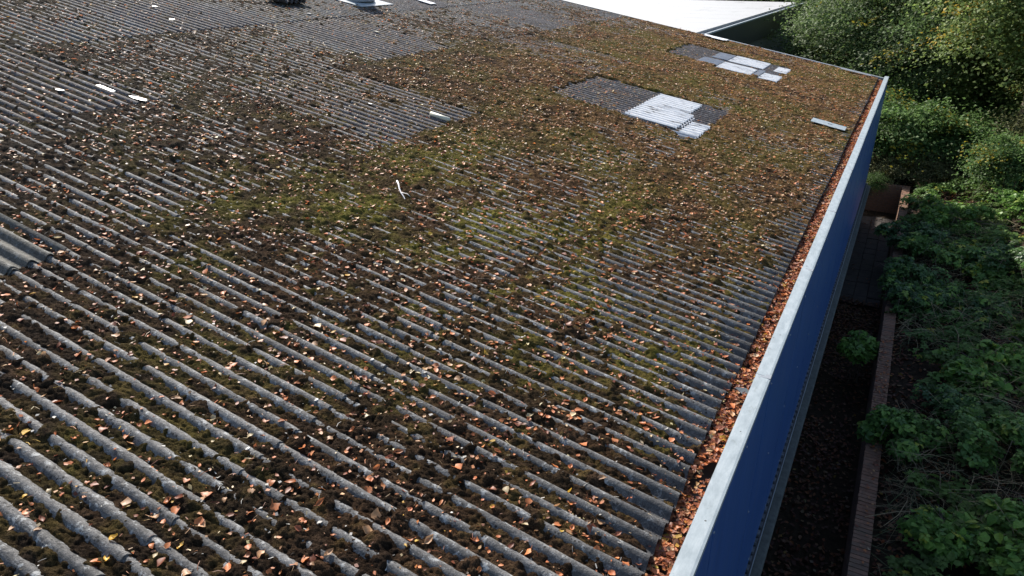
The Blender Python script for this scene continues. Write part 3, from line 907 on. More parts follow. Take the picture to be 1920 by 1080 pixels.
def cols_for(ci, n):
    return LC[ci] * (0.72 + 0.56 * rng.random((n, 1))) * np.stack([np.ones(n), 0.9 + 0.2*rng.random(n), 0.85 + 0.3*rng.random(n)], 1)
rest = (~sel) & (~isg)
tag(obj('scattered_leaves', scatter_mesh('scattered_leaves', allL[rest], RT[rest], sc_all[rest], cols_for(cidx[rest], rest.sum()), lite, M['leaf_mass'])),
    'small orange, tan and brown leaves strewn over the mossy corrugated roof', 'leaves', kind='stuff')
rest = (~sel) & isg
tag(obj('gutter_leaf_litter', scatter_mesh('gutter_leaf_litter', allL[rest], RT[rest], sc_all[rest] * 1.05, cols_for(cidx[rest], rest.sum()) * 0.9, lite, M['leaf_mass'])),
    'thick bed of orange brown leaves filling the gutter behind the pale wall cap', 'leaves', kind='stuff')

# crumbs: leaf fragments, seeds, stalks
frag = [([(-.5, -.3, 0), (.4, -.35, .1), (.5, .3, 0), (-.4, .35, .15)], [(0, 1, 2, 3)]), ([(-.5, -.12, 0), (.5, -.1, .2), (.5, .1, .2), (-.5, .12, 0)], [(0, 1, 2, 3)]),
        ([(-1, -.05, 0), (0, -.06, .25), (0, .06, .25), (-1, .05, 0), (1, .2, .1), (1, .3, .1)], [(0, 1, 2, 3), (1, 4, 5, 2)])]
x, y = sample_roof(int(14.5 * 23.3 * 210), lambda a, b: leaf_density(a, b) * 2.2, 210.0)
z = surf_z(x, y) + 0.004; n = len(x)
ci = rng.choice(5, n, p=[0.3, 0.26, 0.26, 0.03, 0.15])
cc = cols_for(ci, n); grey = rng.random(n) < 0.25; cc[grey] = np.array([0.5, 0.48, 0.44]) * (0.6 + 0.5 * rng.random((grey.sum(), 1)))
tag(obj('roof_litter', scatter_mesh('roof_litter', np.stack([x, y, z], 1), rotmats(n, 0.5), 0.010 + rng.random(n)**2 * 0.020, cc, frag, M['leaf_mass'])),
    'pale crumbs, stalks and leaf fragments scattered on the moss', 'litter', kind='stuff')

# thin stalks and twigs near the camera
def twig_mesh(seed, L, r, wig=0.25, mat='twig_brown', fork=False):
    q = random.Random(seed); pts = []; p = Vector((-L/2, 0, 0)); d = Vector((1, 0, 0.1))
    for i in range(8):
        pts.append(p.copy()); d = (d + Vector((0, q.uniform(-wig, wig), q.uniform(-wig*0.6, wig*0.5)))).normalized(); p = p + d * L / 7
    mb = MB().tube(pts, [r * (1 - 0.7 * i / 7) for i in range(8)], 5)
    if fork:
        a = pts[3]; mb.tube([a, a + Vector((L*0.12, L*0.10, 0.01)), a + Vector((L*0.25, L*0.13, 0.015))], [r*0.6, r*0.4, r*0.2], 4)
    return mb.mesh('twig', M[mat], True)
tw_me = [twig_mesh(s, 0.07, 0.0012, 0.8) for s in range(5)]
tl = [(-3.35, 2.3), (-1.9, 2.75), (-2.35, 3.4), (-3.5, 3.2), (-2.9, 2.25), (-1.35, 2.9), (-1.2, 3.6), (-2.1, 4.3), (-3.1, 4.4), (-4.2, 3.6), (-1.6, 4.6), (-2.6, 1.9), (-1.7, 3.5), (-3.9, 2.6)]
_c = lambda t: project(np.array([[t[0], t[1], plane_z(t[0])]]))[0][0]
tl.sort(key=_c); STW = [nth(k + 1) for k in range(len(tl))]
for i, (tx, ty) in enumerate(tl):
    ty = PH + (round((ty - PH) / P - 0.5) + 0.5) * P
    zz = float(surf_z(np.array([tx]), np.array([ty]))[0]) + 0.006
    o = obj('dry_stalk', tw_me[i % 5], None, (tx, ty, zz), (0, R(10), random.uniform(0, 6.28)))
    tag(o, '%s thin curled brown stalk from the left lying on the near roof moss' % STW[i], 'stalk', 'dry stalks on the roof moss')
o = obj('bleached_twig', twig_mesh(42, 0.64, 0.011, 0.22, 'twig_white', True), None, (-4.62, 5.98, plane_z(-4.62) + 0.075), (0, R(8), R(-47)))
tag(o, 'white bleached twig lying across the corrugations in the middle of the roof', 'twig')
o = obj('grey_twig', twig_mesh(44, 0.42, 0.003, 0.3, 'twig_brown', True), None, (-2.9, 5.1, plane_z(-2.9) + 0.05), (0, R(10), R(35)))
tag(o, 'thin brown forked twig lying on the mossy crests right of the white twig', 'twig')

# ------------------------------------------------------------------ loose things on the roof
def place_on(o, x, y, dz=0.03):
    o.location = (x, y, plane_z(x) + dz); o.rotation_euler = (0, R(10.4), o.rotation_euler[2]); return o
# metal strip near the far end of the gutter
mb = MB(); mb.box(-0.33, 0.02, -0.18, 0.20, 0.0, 0.006); mb.box(0.0, 0.33, -0.22, 0.15, 0.004, 0.010); mb.box(-0.02, 0.06, -0.02, 0.02, 0.010, 0.018)
o = mb.build('metal_strip', M['galv']); tag(o, 'light blue grey metal strip lying on brown moss near the gutter', 'metal strip'); place_on(o, -1.2, 15.38, 0.070)
mb = MB(); mb.box(-0.42, 0.42, -0.09, 0.05, 0.0, 0.006); mb.box(-0.30, 0.05, -0.13, -0.09, 0.002, 0.010)
o = mb.build('metal_offcut', M['verge']); tag(o, 'pale metal offcut lying against the far roof edge near the corner', 'metal offcut'); place_on(o, -1.35, 23.2, 0.09)
mb = MB(); mb.box(-0.36, 0.36, -0.16, 0.16, 0.0, 0.006); mb.box(-0.1, 0.30, -0.25, -0.16, 0.0, 0.005)
o = mb.build('flashing_piece', M['white_sheet']); tag(o, 'white flashing piece on the roof edge beside the white roofed building corner', 'flashing'); place_on(o, -5.45, 23.28, 0.09)
# rusty conduit running down slope in front of the far edge
o = MB().tube([(x_, 22.15 + 0.02 * math.sin(x_ * 3), plane_z(x_) + 0.05) for x_ in np.linspace(-6.4, -2.3, 22)], 0.016, 6).build('conduit', M['rust'])
tag(o, 'long thin rusty conduit lying along the corrugations near the far edge', 'conduit')
# cream coloured sealant tube like bar
mb = MB().tube([(-0.17, 0, 0.03), (0.15, 0.0, 0.03), (0.17, 0, 0.03)], [0.034, 0.034, 0.020], 10)
o = mb.build('plastic_tube', M['cream'], smooth=True); tag(o, 'short cream coloured plastic tube lying on a smooth rooflight sheet', 'tube'); place_on(o, -5.92, 8.72, 0.03)
# broken glassy pieces on the left rooflight
def shard(seed, L, W, mat, name, label, x, y, rz=0, group=None):
    q = random.Random(seed); n = 7; mb = MB(); top = []; bot = []
    for k in range(n):
        a = 2*math.pi*k/n; rr_ = q.uniform(0.5, 1.15)
        top.append((L/2*math.cos(a)*rr_, W/2*math.sin(a)*rr_, 0.014 + 0.01*math.cos(a)*0.5)); bot.append((top[-1][0], top[-1][1], top[-1][2] - 0.006))
    mb.v = top + bot; mb.f = [tuple(range(n)), tuple(range(2*n-1, n-1, -1))] + [(k, n+k, n+(k+1) % n, (k+1) % n) for k in range(n)]
    o = mb.build(name, mat); tag(o, label, 'plastic fragment' if 'plastic' in label else 'lichen flake', group); o.rotation_euler = (0, 0, rz); place_on(o, x, y, 0.035); return o
o = MB().box(-0.16, 0.16, -0.032, 0.032, 0, 0.012, 0.004).build('rooflight_repair_strip', M['white_sheet']); tag(o, 'small bright white repair strip on the left smooth rooflight', 'repair strip'); place_on(o, -9.15, 5.80, 0.03); o.data.materials[0] = M['galv']
shard(2, 0.30, 0.11, M['glass_chip'], 'plastic_fragment', 'pale translucent plastic fragment just right of the white repair strip', -8.62, 5.86)
shard(3, 0.17, 0.10, M['glass_chip'], 'plastic_fragment', 'oval grey plastic fragment left of the white repair strip', -9.30, 5.30)
shard(4, 0.22, 0.14, M['glass_chip'], 'plastic_fragment', 'greenish plastic fragment on the upper left rooflight near the top', -12.05, 9.2)
shard(5, 0.14, 0.08, M['glass_chip'], 'plastic_fragment', 'small white plastic fragment at the top of the upper left rooflight', -13.0, 9.6)
shard(6, 0.14, 0.07, M['glass_chip'], 'plastic_fragment', 'white plastic fragment on the upper middle rooflight below the dark offcut', -11.7, 12.35)
shard(7, 0.22, 0.05, M['cream'], 'plastic_fragment', 'cream plastic fragment lying above the middle rooflight', -10.0, 12.5)
shard(8, 0.11, 0.06, M['washer'], 'plastic_fragment', 'white rounded plastic fragment left of the cream tube', -6.9, 8.35)
shard(9, 0.13, 0.10, M['glass_chip'], 'plastic_fragment', 'pale green plastic fragment lying in the leaf-filled gutter', -0.66, 5.0)
o = bpy.data.objects['plastic_fragment.007'] if 'plastic_fragment.007' in bpy.data.objects else None
if o: o.location = (-0.655, 5.02, 4.325); o.rotation_euler = (0.3, 0.2, 0.5)
# dark corrugated offcut stack
st = empty('broken_sheet_stack', (-12.75, 12.75, plane_z(-12.75)), 'small dark stack of broken corrugated sheet pieces at the top edge of the photo', 'sheet offcuts')
for i in range(3):
    me = sheet_mesh('broken_sheet', 0.62 - 0.08*i, M['grp'], 5, 0.0, seg=1)
    o = obj('broken_sheet', me, st, (0.35 - 0.05*i, -0.35 + 0.04*i, 0.05 + 0.035*i), (R(-2 + 2*i), R(-2), R(4 - 7*i)))
# vent with a flashing plate
vt = empty('roof_vent', (-12.5, 15.0, plane_z(-12.5)), 'grey round roof vent on a pale square flashing plate', 'roof vent')
obj('flashing_plate', sloped_box(-0.85, 0.65, -0.65, 0.65, 0, 0).mesh('x') if False else MB().box(-0.75, 0.62, -0.62, 0.62, 0.035, 0.05).mesh('flashing_plate', M['galv']), vt, (0, 0, 0), (0, R(10.4), 0))
obj('vent_base', MB().tube([(0, 0, 0.02), (0, 0, 0.14), (0, 0, 0.30), (0, 0, 0.32)], [0.42, 0.36, 0.26, 0.24], 20).mesh('vent_base', M['pale_sheet'], True), vt)
obj('vent_cowl', MB().tube([(0, 0, 0.32), (0, 0, 0.55), (0, 0, 0.66), (0, 0, 0.70)], [0.22, 0.24, 0.30, 0.05], 20).mesh('vent_cowl', M['verge'], True), vt)
o = MB().box(-0.55, 0.45, -0.11, 0.11, 0.0, 0.012).build('white_board', M['white_sheet']); o.rotation_euler = (0, 0, R(-8)); tag(o, 'narrow white board on the roof at the top edge of the photo', 'board'); place_on(o, -12.0, 17.0, 0.06)

# ------------------------------------------------------------------ leaf litter on the ground
n = 9000
x = -0.45 + rng.random(n) * 0.98; y = 5.5 + rng.random(n) * 19.4
keep = rng.random(n) < (0.25 + 0.75 * (np.exp(-((y - 15.8)**2) / 1.4) + 0.5 * (fbm(x, y, 0.8, 15) > 0.55)) * (y < 17.3) + 0.03)
keep &= ~((y > 17.3) & (rng.random(n) < 0.93))
x, y = x[keep], y[keep]; n = len(x)
z = 0.03 + rng.random(n) * 0.03 + (fbm(x, y, 0.5, 9) - 0.5) * 0.05 + 0.05 * (y > 17)
ci = rng.choice(5, n, p=[0.25, 0.5, 0.22, 0.01, 0.02])
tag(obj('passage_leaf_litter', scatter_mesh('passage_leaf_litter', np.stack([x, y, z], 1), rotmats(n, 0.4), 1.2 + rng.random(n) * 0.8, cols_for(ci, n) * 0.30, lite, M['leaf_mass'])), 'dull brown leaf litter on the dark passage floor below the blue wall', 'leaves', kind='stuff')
n = 16000
x = 0.78 + rng.random(n)**1.3 * 7; y = 5 + rng.random(n) * 32
z = ground_z(x, y) + 0.02 + rng.random(n) * 0.03
ci = rng.choice(5, n, p=[0.3, 0.5, 0.15, 0.03, 0.02])
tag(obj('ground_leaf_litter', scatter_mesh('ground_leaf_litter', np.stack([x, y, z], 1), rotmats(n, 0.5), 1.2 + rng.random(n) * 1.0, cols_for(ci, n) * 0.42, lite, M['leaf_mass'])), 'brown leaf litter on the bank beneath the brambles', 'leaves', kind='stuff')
# leaves on the brick coping
n = 260
y = 6 + rng.random(n) * 19; y = np.where(rng.random(n) < 0.55, 11.6 + rng.normal(0, 1.1, n), y); x = 0.54 + rng.random(n) * 0.2
tag(obj('coping_leaf_litter', scatter_mesh('coping_leaf_litter', np.stack([x, y, 0.912 + rng.random(n) * 0.012], 1), rotmats(n, 0.3), 0.9 + rng.random(n) * 0.6, cols_for(rng.choice(5, n, p=[0.35, 0.45, 0.15, 0.03, 0.02]), n) * 0.8, lite, M['leaf_mass'])), 'small brown leaves lying on the brick coping', 'leaves', kind='stuff')

# dry grass and dead stems on the bank
n = 15000
x = 0.85 + rng.random(n)**1.2 * 5.0; y = 6 + rng.random(n) * 24
patchy = fbm(x, y, 1.3, 55) + 0.25 * (y < 11) > 0.50
x, y = x[patchy], y[patchy]; n = len(x); z = ground_z(x, y) + 0.05 + rng.random(n) * 0.35
blade = [([(-1, -.010, 0), (-.2, -.012, .35), (-.2, .012, .35), (-1, .010, 0), (.9, .15, .2), (.9, .165, .2)], [(0, 1, 2, 3), (1, 4, 5, 2)]),
         ([(-1, -.010, .1), (.1, -.012, .1), (.1, .012, .1), (-1, .010, .1), (1, -.2, -.1), (1, -.185, -.1)], [(0, 1, 2, 3), (1, 4, 5, 2)])]
cc = np.array([0.30, 0.23, 0.13])[None] * (0.5 + rng.random((n, 1))) * np.ones((n, 3)); gr = rng.random(n) < 0.4; cc[gr] = np.array([0.07, 0.09, 0.03]) * (0.6 + 0.8 * rng.random((gr.sum(), 1)))
tag(obj('dry_undergrowth', scatter_mesh('dry_undergrowth', np.stack([x, y, z], 1), rotmats(n, 0.7), 0.14 + rng.random(n) * 0.20, cc, blade, M['leaf_mass'])), 'tangle of dry brown grass and dead stems between the brambles', 'undergrowth', kind='stuff')

# ------------------------------------------------------------------ brambles
def leaflet(cx, cy, ang, L, W, droop):
    ts = [0, 0.3, 0.65, 1.0]; ws = [0.1, 0.95, 0.8, 0.03]; V = []
    for t, w in zip(ts, ws):
        for s_ in (-1, 0, 1):
            lx = t * L; ly = s_ * W/2 * w; lz = abs(s_) * 0.18 * W * w - droop * t*t * L
            V.append((cx + lx*math.cos(ang) - ly*math.sin(ang), cy + lx*math.sin(ang) + ly*math.cos(ang), lz))
    F = []
    for i in range(3):
        for k in range(2): a = i*3 + k; F.append((a, a+1, a+4, a+3))
    return V, F
def compound(seed, five=False):
    q = random.Random(seed); V = []; F = []
    angs = [0, R(70), R(-70)] + ([R(135), R(-135)] if five else [])
    for i, a in enumerate(angs):
        s = (1.0 if i == 0 else 0.82) * q.uniform(0.9, 1.1)
        v, f = leaflet(0.012 * math.cos(a), 0.012 * math.sin(a), a + q.uniform(-0.15, 0.15), 0.075 * s, 0.056 * s, q.uniform(0.1, 0.5))
        b = len(V); V += v; F += [tuple(b + k for k in t) for t in f]
    b = len(V); V += [(0, -.0015, 0), (0, .0015, 0), (-0.05, .0015, -0.02), (-0.05, -.0015, -0.02)]; F.append((b, b+1, b+2, b+3))
    return V, F
comp = [compound(s, s % 3 == 0) for s in range(6)]
comp_me = []
broadl = []
for sd_i in range(6):
    v_, f_ = leaflet(0, 0, 0, 0.115, 0.10, 0.15 + 0.08 * sd_i); v_ = [(p[0] - 0.05, p[1] * (1 + 0.25 * ((k_ * 7 + sd_i) % 3 - 1)), p[2] + 0.006 * ((k_ * 5 + sd_i) % 3)) for k_, p in enumerate(v_)]; broadl.append((v_, f_))
for key in ('bramble', 'bramble_yellow', 'bramble_dark', 'bramble_fresh', 'bramble_fresh'):
    L_ = []
    for v, f in (broadl if len(comp_me) == 4 else comp):
        me = bpy.data.meshes.new('leaf'); me.from_pydata(v, [], f); me.materials.append(M[key])
        L_.append(me)
    comp_me.append(L_)

def bramble(x, y, rad, h, nleaf, label, tone=(0.105, 0.205, 0.042), yellow=0.03, nsub=260, lsc=1.0, zb=None, fams=(0,)):
    zb = float(ground_z(np.array([x]), np.array([y]))[0]) if zb is None else zb
    root = empty('bramble_bush', (x, y, zb), label, 'bramble', 'brambles beside the brick wall')
    mb = MB(); tips = []
    for i in range(11):
        a = random.uniform(0, 6.28); r = rad * random.uniform(0.6, 1.15)
        pts = [(0.1*math.cos(a), 0.1*math.sin(a), -0.02), (r*0.35*math.cos(a), r*0.35*math.sin(a), h*0.7), (r*0.7*math.cos(a+.15), r*0.7*math.sin(a+.15), h*random.uniform(.85, 1.05)), (r*math.cos(a+.3), r*math.sin(a+.3), h*random.uniform(.5, .8))]
        mb.tube(pts, [0.007, 0.006, 0.004, 0.002], 4)
    obj('stem', mb.mesh('stem', M['stem']), root, kind='stuff')
    # clumps of leaves
    ncl = max(5, int(rad * 17)); cl = []
    for i in range(ncl):
        a = random.uniform(0, 6.28); r = rad * math.sqrt(random.random())
        cl.append((r*math.cos(a), r*math.sin(a), h * (0.55 + 0.5 * math.sqrt(max(0, 1 - (r/rad)**2))) + random.uniform(-0.08, 0.08), random.uniform(0.16, 0.34)))
    def pts_(n):
        out = []
        for i in range(n):
            c = random.choice(cl); a = random.uniform(0, 6.28); e = math.asin(random.uniform(0.05, 1))
            rr_ = c[3] * random.uniform(0.8, 1.05)
            out.append((c[0] + rr_*math.cos(a)*math.cos(e), c[1] + rr_*math.sin(a)*math.cos(e), c[2] - 0.1 + rr_*0.75*math.sin(e), a, e))
        return out
    for (px, py, pz, a, e) in pts_(nleaf):
        fam = comp_me[1] if random.random() < yellow else comp_me[random.choice(fams)]
        o = bpy.data.objects.new('leaf', random.choice(fam)); COL.objects.link(o); o.parent = root
        o.location = (px, py, pz)
        nrm = Vector((math.cos(a)*math.cos(e)*0.8 + random.uniform(-.3, .3), math.sin(a)*math.cos(e)*0.8 + random.uniform(-.3, .3), 0.5 + math.sin(e)))
        qn = nrm.to_track_quat('Z', 'X').to_matrix().to_4x4() @ Matrix.Rotation(random.uniform(0, 6.28), 4, 'Z')
        o.rotation_euler = qn.to_euler(); s = random.uniform(0.75, 1.3) * lsc; o.scale = (s, s, s)
    pp = pts_(nsub); n = len(pp); pos = np.array([p[:3] for p in pp]); pos[:, 2] -= rng.random(n) * 0.16; pos[:, :2] *= 0.96
    cc = np.array(tone)[None] * (0.5 + 0.9 * rng.random((n, 1)))
    me = scatter_mesh('foliage', pos, rotmats(n, 0.6), (0.7 + rng.random(n) * 0.5) * lsc, cc, comp, M['foliage'])
    obj('foliage', me, root, kind='stuff')
    return root

BR = [
 (1.45, 8.2, 0.38, 0.50, 90, 'small dark bramble on the lower right bank with yellow green leaves above the dry grass', 0.10),
 (2.45, 8.35, 0.80, 0.45, 240, 'large mid green bramble filling the bottom right corner of the photo', 0.03),
 (2.45, 10.2, 0.70, 0.60, 170, 'bramble at the right edge just above the bottom corner one', 0.03),
 (1.75, 11.2, 0.50, 0.50, 130, 'bramble on the bank right of the one hanging over the lower brick coping', 0.05),
 (0.98, 10.3, 0.42, 0.60, 150, 'dense rounded bramble hanging over the lower part of the brick coping', 0.02),
 (0.20, 13.4, 0.24, 1.05, 60, 'isolated low bramble growing inside the dark passage', 0.0),
 (2.15, 12.6, 0.62, 0.50, 130, 'broad bramble on the bank beside the dry brown grass', 0.05),
 (2.95, 13.4, 0.60, 0.55, 110, 'bramble with yellow leaves at the right edge level with the middle of the wall', 0.12),
 (0.98, 15.5, 0.50, 0.60, 160, 'tall leafy bramble covering the brick wall just below its hidden stretch', 0.02),
 (0.70, 16.6, 0.60, 0.75, 170, 'bramble spilling from the wall towards the brown leaf pile in the passage', 0.02),
 (2.00, 15.6, 0.60, 0.50, 110, 'bramble with scattered yellow leaves on the dark mid bank', 0.12),
 (1.60, 18.0, 0.75, 0.60, 150, 'wide bramble with a pale yellow clump on the bank', 0.07),
 (2.90, 17.6, 0.75, 0.60, 130, 'dark green bramble at the right edge below the dry clearing', 0.03),
 (0.95, 19.6, 0.60, 0.70, 140, 'bramble masking the upper coping of the brick wall', 0.01),
 (2.10, 21.0, 0.85, 0.70, 160, 'bluish green bramble spread below the dry brown clearing', 0.02),
 (3.40, 21.8, 0.80, 0.70, 110, 'fresh green bramble at the right edge above the dark one', 0.03),
 (1.35, 22.4, 0.55, 0.60, 90, 'small bramble right behind the far end of the brick wall', 0.02),
]
FAMS = [(0,), (0, 2), (3, 0), (2, 2, 0), (4, 4, 0)]
TONES = [(0.10, 0.19, 0.042), (0.07, 0.14, 0.04), (0.13, 0.25, 0.045), (0.06, 0.12, 0.042), (0.12, 0.23, 0.045)]
for (x, y, rad, h, nl, lab, yel) in BR:
    if x > 0.5: rad *= 1.12 + 0.16 * (y > 13); h *= 0.9; nl = int(min(290, nl * 1.45))
    zb = 0.05 if x < 0.5 else None
    bramble(x, y, rad, h, nl, lab, yellow=yel, nsub=int(260 + 620 * rad), lsc=(0.82 + 0.012 * y) * random.uniform(0.85, 1.2), zb=zb, fams=FAMS[int(x * 10 + y * 3) % 5], tone=TONES[int(x * 10 + y * 3) % 5])

n = 30000
x = 0.72 + rng.random(n) * 5.2; y = 6.5 + rng.random(n) * 22
k = ((fbm(x, y, 0.9, 301) + 0.35 * fbm(x, y, 0.25, 302)) > 0.70 + 0.09 * (y < 11.5)) & ((x > 1.0) | ((y > 9.7) & (y < 11.2)) | ((y > 14.8) & (y < 22.3)))
x, y = x[k], y[k]; n = len(x)
z = ground_z(np.maximum(x, 0.8), y) + 0.10 + 0.38 * np.clip(fbm(x, y, 0.35, 303) - 0.2, 0, 1) + rng.random(n) * 0.12
x = x - 0.12 * rng.random(n)
cc = np.array([0.11, 0.20, 0.045])[None] * (0.45 + 0.9 * rng.random((n, 1))) * np.stack([0.8 + 0.5 * fbm(x, y, 1.4, 305), np.ones(n), 0.8 + 0.5 * fbm(x, y, 1.1, 306)], 1)
yl = rng.random(n) < 0.025; cc[yl] = (0.36, 0.36, 0.05)
tag(obj('ground_cover', scatter_mesh('ground_cover', np.stack([x, y, z], 1), rotmats(n, 0.5), 0.75 + rng.random(n) * 0.9, cc, comp, M['foliage'])), 'low tangled green leaf cover running between the brambles on the bank', 'ground cover', kind='stuff')

# ------------------------------------------------------------------ trees and shrubs
card = []
for i in range(5):
    q = random.Random(100 + i); w = q.uniform(0.5, 0.75)
    card.append(([(-.5, 0, 0), (0, -w/2, .12), (.5, 0, -0.12), (0, w/2, .12)], [(0, 1, 2, 3)]))
def crown_mesh(name, seed, nclump, nleaf, leaf, tone, yel=0.0, ycol=(0.32, 0.27, 0.03), flat=0.9, sub=0.2, under=-0.75):
    """crown of unit radius: many drooping sprays of leaves set through the volume"""
    g = np.random.default_rng(seed)
    d = g.normal(size=(nclump * 2, 3)); d /= np.linalg.norm(d, axis=1)[:, None]
    d = d[d[:, 2] > under][:nclump]; nclump = len(d)
    rc = 0.35 + 0.62 * g.random(nclump)**0.55 + 0.10 * np.sin(5 * d[:, 0] + seed) * np.cos(4 * d[:, 1] + 2 * d[:, 2])
    cen = d * rc[:, None]; cen[:, 2] *= flat
    rad = sub * (0.45 + 0.9 * g.random(nclump))
    w = rad**1.6 * (0.3 + rc); w /= w.sum()
    ci = g.choice(nclump, nleaf, p=w)
    # spray frame: outwards, sideways, up
    o = d * np.array([1, 1, 0.25]); o /= np.linalg.norm(o, axis=1)[:, None] + 1e-6
    o[:, 2] -= 0.35 * g.random(nclump); o /= np.linalg.norm(o, axis=1)[:, None]
    sd_ = np.cross(o, [0, 0, 1.0]); sd_ /= np.linalg.norm(sd_, axis=1)[:, None] + 1e-6
    up = np.cross(sd_, o)
    q = g.normal(size=(nleaf, 3)) * np.array([0.62, 0.42, 0.14])
    q[:, 2] -= 0.25 * q[:, 1]**2 + 0.15 * np.abs(q[:, 0])
    pos = cen[ci] + (o[ci] * q[:, :1] + sd_[ci] * q[:, 1:2] + up[ci] * q[:, 2:3]) * rad[ci][:, None] * 1.5
    nrm = up[ci] * 0.9 + o[ci] * 0.3 + g.normal(size=(nleaf, 3)) * 0.5; nrm /= np.linalg.norm(nrm, axis=1)[:, None]
    t = np.cross(nrm, g.normal(size=(nleaf, 3))); t /= np.linalg.norm(t, axis=1)[:, None]
    bt = np.cross(nrm, t); rot = np.stack([t, bt, nrm], 2)
    ctone = (0.65 + 0.7 * g.random(nclump))[ci]
    cc = np.array(tone)[None] * (ctone * (0.7 + 0.6 * g.random(nleaf)))[:, None]
    yc = (g.random(nclump) < yel)[ci] & (g.random(nleaf) < 0.6)
    cc[yc] = np.array(ycol) * (0.6 + 0.6 * g.random((yc.sum(), 1)))
    return scatter_mesh(name, pos, rot, leaf * (0.6 + 0.8 * g.random(nleaf)), cc, card, M['foliage'])
def trunk_mesh(seed, h, r, spread):
    q = random.Random(seed); mb = MB()
    mb.tube([(0, 0, -0.2), (0.03, 0, h*0.3), (0.0, 0.05, h*0.65), (0.05, 0.02, h)], [r*1.25, r, r*0.7, r*0.35], 9)
    for i in range(9):
        a = q.uniform(0, 6.28); z0 = h * q.uniform(0.35, 0.85); L = spread * q.uniform(0.6, 0.95)
        mb.tube([(0.02, 0.02, z0), (L*.45*math.cos(a), L*.45*math.sin(a), z0 + L*0.35), (L*math.cos(a+.2), L*math.sin(a+.2), z0 + L*0.55)], [r*0.45, r*0.28, r*0.08], 6)
    return mb.mesh('trunk', M['bark'], True)
CR = {
 'green': crown_mesh('crown', 1, 420, 52000, 0.036, (0.115, 0.175, 0.058), 0.04),
 'yellow': crown_mesh('crown', 2, 340, 46000, 0.040, (0.155, 0.215, 0.060), 0.05, (0.42, 0.30, 0.04)),
 'dark': crown_mesh('crown', 3, 300, 40000, 0.042, (0.085, 0.135, 0.048), 0.02),
 'shrub': crown_mesh('crown', 4, 110, 13000, 0.066, (0.085, 0.15, 0.042), 0.03, under=-0.3, sub=0.30),
 'shrub_fresh': crown_mesh('crown', 5, 100, 12000, 0.072, (0.10, 0.175, 0.05), 0.03, under=-0.3, sub=0.30),
 'shrub_pale': crown_mesh('crown', 6, 100, 11000, 0.066, (0.16, 0.17, 0.075), 0.06, under=-0.3, sub=0.30),
}
def tree(x, y, zc, r, rz_, kind, label, shrub=False, cat=None, sq=1.0):
    zb = 0.70 if x < 0.75 else float(ground_z(np.array([x]), np.array([y]))[0])
    root = empty('shrub' if shrub else 'tree', (x, y, zb), label, cat or ('shrub' if shrub else 'tree'), 'shrubs behind the passage end wall' if shrub else 'trees behind the buildings')
    c = obj('crown', CR[kind], root, (0, 0, zc - zb), (0, 0, R(rz_))); c.scale = (r, r * sq, r * 0.95); c['kind'] = 'stuff'
    if not shrub: c.scale = (r * random.uniform(0.9, 1.25), r * random.uniform(0.85, 1.2), r * random.uniform(0.85, 1.15)); c.rotation_euler = (R(random.uniform(-14, 14)), R(random.uniform(-14, 14)), R(rz_))
    if shrub:
        mb = MB()
        for i in range(6):
            a = random.uniform(0, 6.28); mb.tube([(0.05*math.cos(a), 0.05*math.sin(a), -0.1), (0.3*r*math.cos(a), 0.3*r*math.sin(a), (zc - zb)*0.7), (0.6*r*math.cos(a), 0.6*r*math.sin(a), (zc-zb) + 0.2*r)], [0.035, 0.025, 0.01], 5)
        obj('stem', mb.mesh('stem', M['bark']), root)
    else:
        obj('trunk', trunk_mesh(int(x*7 + y), (zc - zb) + r*0.5, 0.10 + r*0.035, r*0.85), root)
    return root
tree(-1.1, 36.5, 4.6, 3.5, 0, 'green', 'mid green tree right of the grey wall of the neighbouring building')
tree(1.6, 38.0, 6.6, 3.6, 140, 'green', 'tall green tree at the top of the photo, second from the grey wall')
tree(3.7, 29.5, 6.4, 3.0, 60, 'yellow', 'yellow green tree with orange tints at the top right')
tree(2.6, 33.5, 3.4, 2.3, 75, 'yellow', 'smaller yellow green tree spreading over the dark hollow')
tree(5.4, 31.0, 4.2, 2.6, 200, 'yellow', 'yellow green tree low at the right edge of the photo')
tree(-2.9, 55.0, 4.2, 4.2, 210, 'dark', 'dark tree standing behind the end of the neighbouring building')
tree(0.5, 46, 4.6, 5.2, 100, 'dark', 'tall dark tree in the gap behind the two green trees')
tree(7.0, 46, 5.0, 5.5, 20, 'dark', 'tall dark tree behind the yellow tree at the right edge')
tree(12.5, 42, 5.2, 5.5, 320, 'green', 'green tree beyond the right edge behind the yellow ones')
tree(-9, 62, 5.2, 6, 40, 'dark', 'distant dark tree behind the flat white roof')
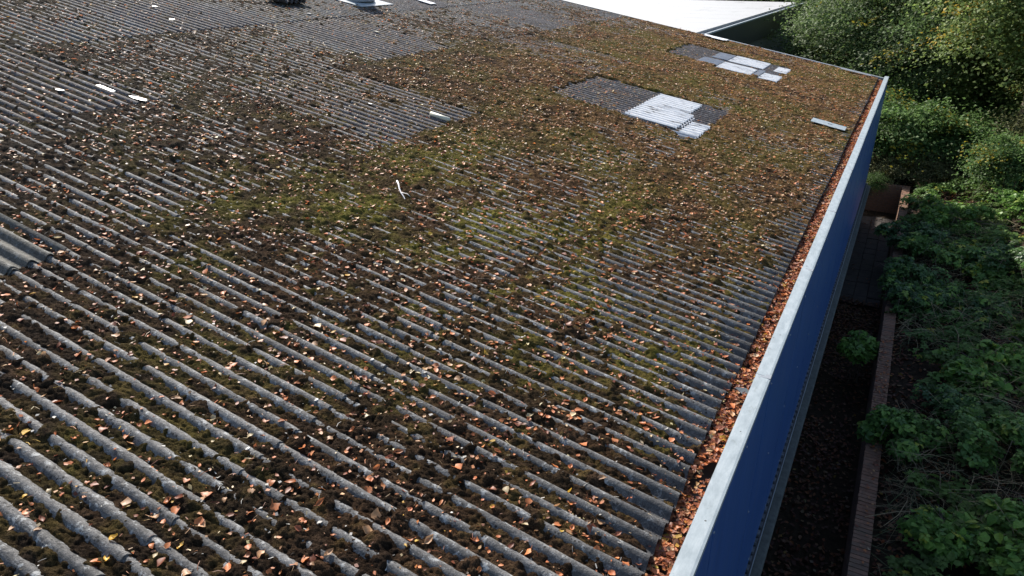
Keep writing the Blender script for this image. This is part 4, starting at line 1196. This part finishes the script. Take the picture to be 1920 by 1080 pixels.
tree(3.0, 60, 6.2, 7, 250, 'dark', 'farthest dark tree behind the middle gap')
tree(14, 62, 6.2, 8, 290, 'dark', 'distant dark tree at the far right')
tree(0.6, 33.0, 3.4, 2.4, 15, 'dark', 'dark leafy tree leaning in front of the two green trees')
tree(-2.4, 40.5, 3.2, 2.2, 115, 'dark', 'low dark tree beside the far end of the grey wall')
SH = [(-3.0, 29.5, 1.6, 1.25, 'shrub', 'dark green shrub at the foot of the grey wall behind the roof edge'),
 (-1.9, 28.2, 2.1, 1.6, 'shrub', 'green shrub rising behind the far roof edge left of the corner'),
 (-0.4, 31.5, 1.9, 1.8, 'shrub', 'dark shrub in the shade beneath the tall trees'),
 (0.25, 27.3, 2.0, 1.55, 'shrub_fresh', 'fresh green shrub directly behind the far building corner'),
 (1.9, 27.8, 1.7, 1.40, 'shrub_fresh', 'rounded light green shrub right of the one behind the corner'),
 (0.1, 26.0, 1.15, 0.72, 'shrub_pale', 'pale leaved low shrub overhanging the passage end wall'),
 (1.2, 26.0, 1.15, 0.70, 'shrub_pale', 'low pale shrub right of the brick corner'),
 (3.1, 24.4, 2.1, 1.05, 'shrub_fresh', 'bright green shrub at the right edge of the photo'),
 (2.0, 31.2, 1.6, 1.5, 'shrub', 'dark shrub standing in the hollow under the yellow tree'),
 (4.2, 27.6, 1.9, 1.4, 'shrub_pale', 'olive shrub at the right edge beside the bright green one'),
 (3.9, 30.6, 1.9, 1.5, 'shrub', 'dark green shrub below the low yellow tree'),
 (0.6, 34.6, 1.8, 2.0, 'shrub', 'wide shrub at the back of the dark hollow'),
 (3.4, 36.0, 2.2, 2.3, 'shrub', 'broad dark shrub behind the smaller yellow green tree'),
 (-3.4, 43.0, 1.8, 1.9, 'shrub', 'tall shrub near the far end of the grey wall'),
 (-0.32, 24.75, 1.0, 0.36, 'shrub', 'small dark ivy clump hanging into the passage against the blue wall')]
for i, (x, y, zc, r, kd, lab) in enumerate(SH):
    tree(x, y, zc, r, 47 * i, kd, lab, True)
print('done')
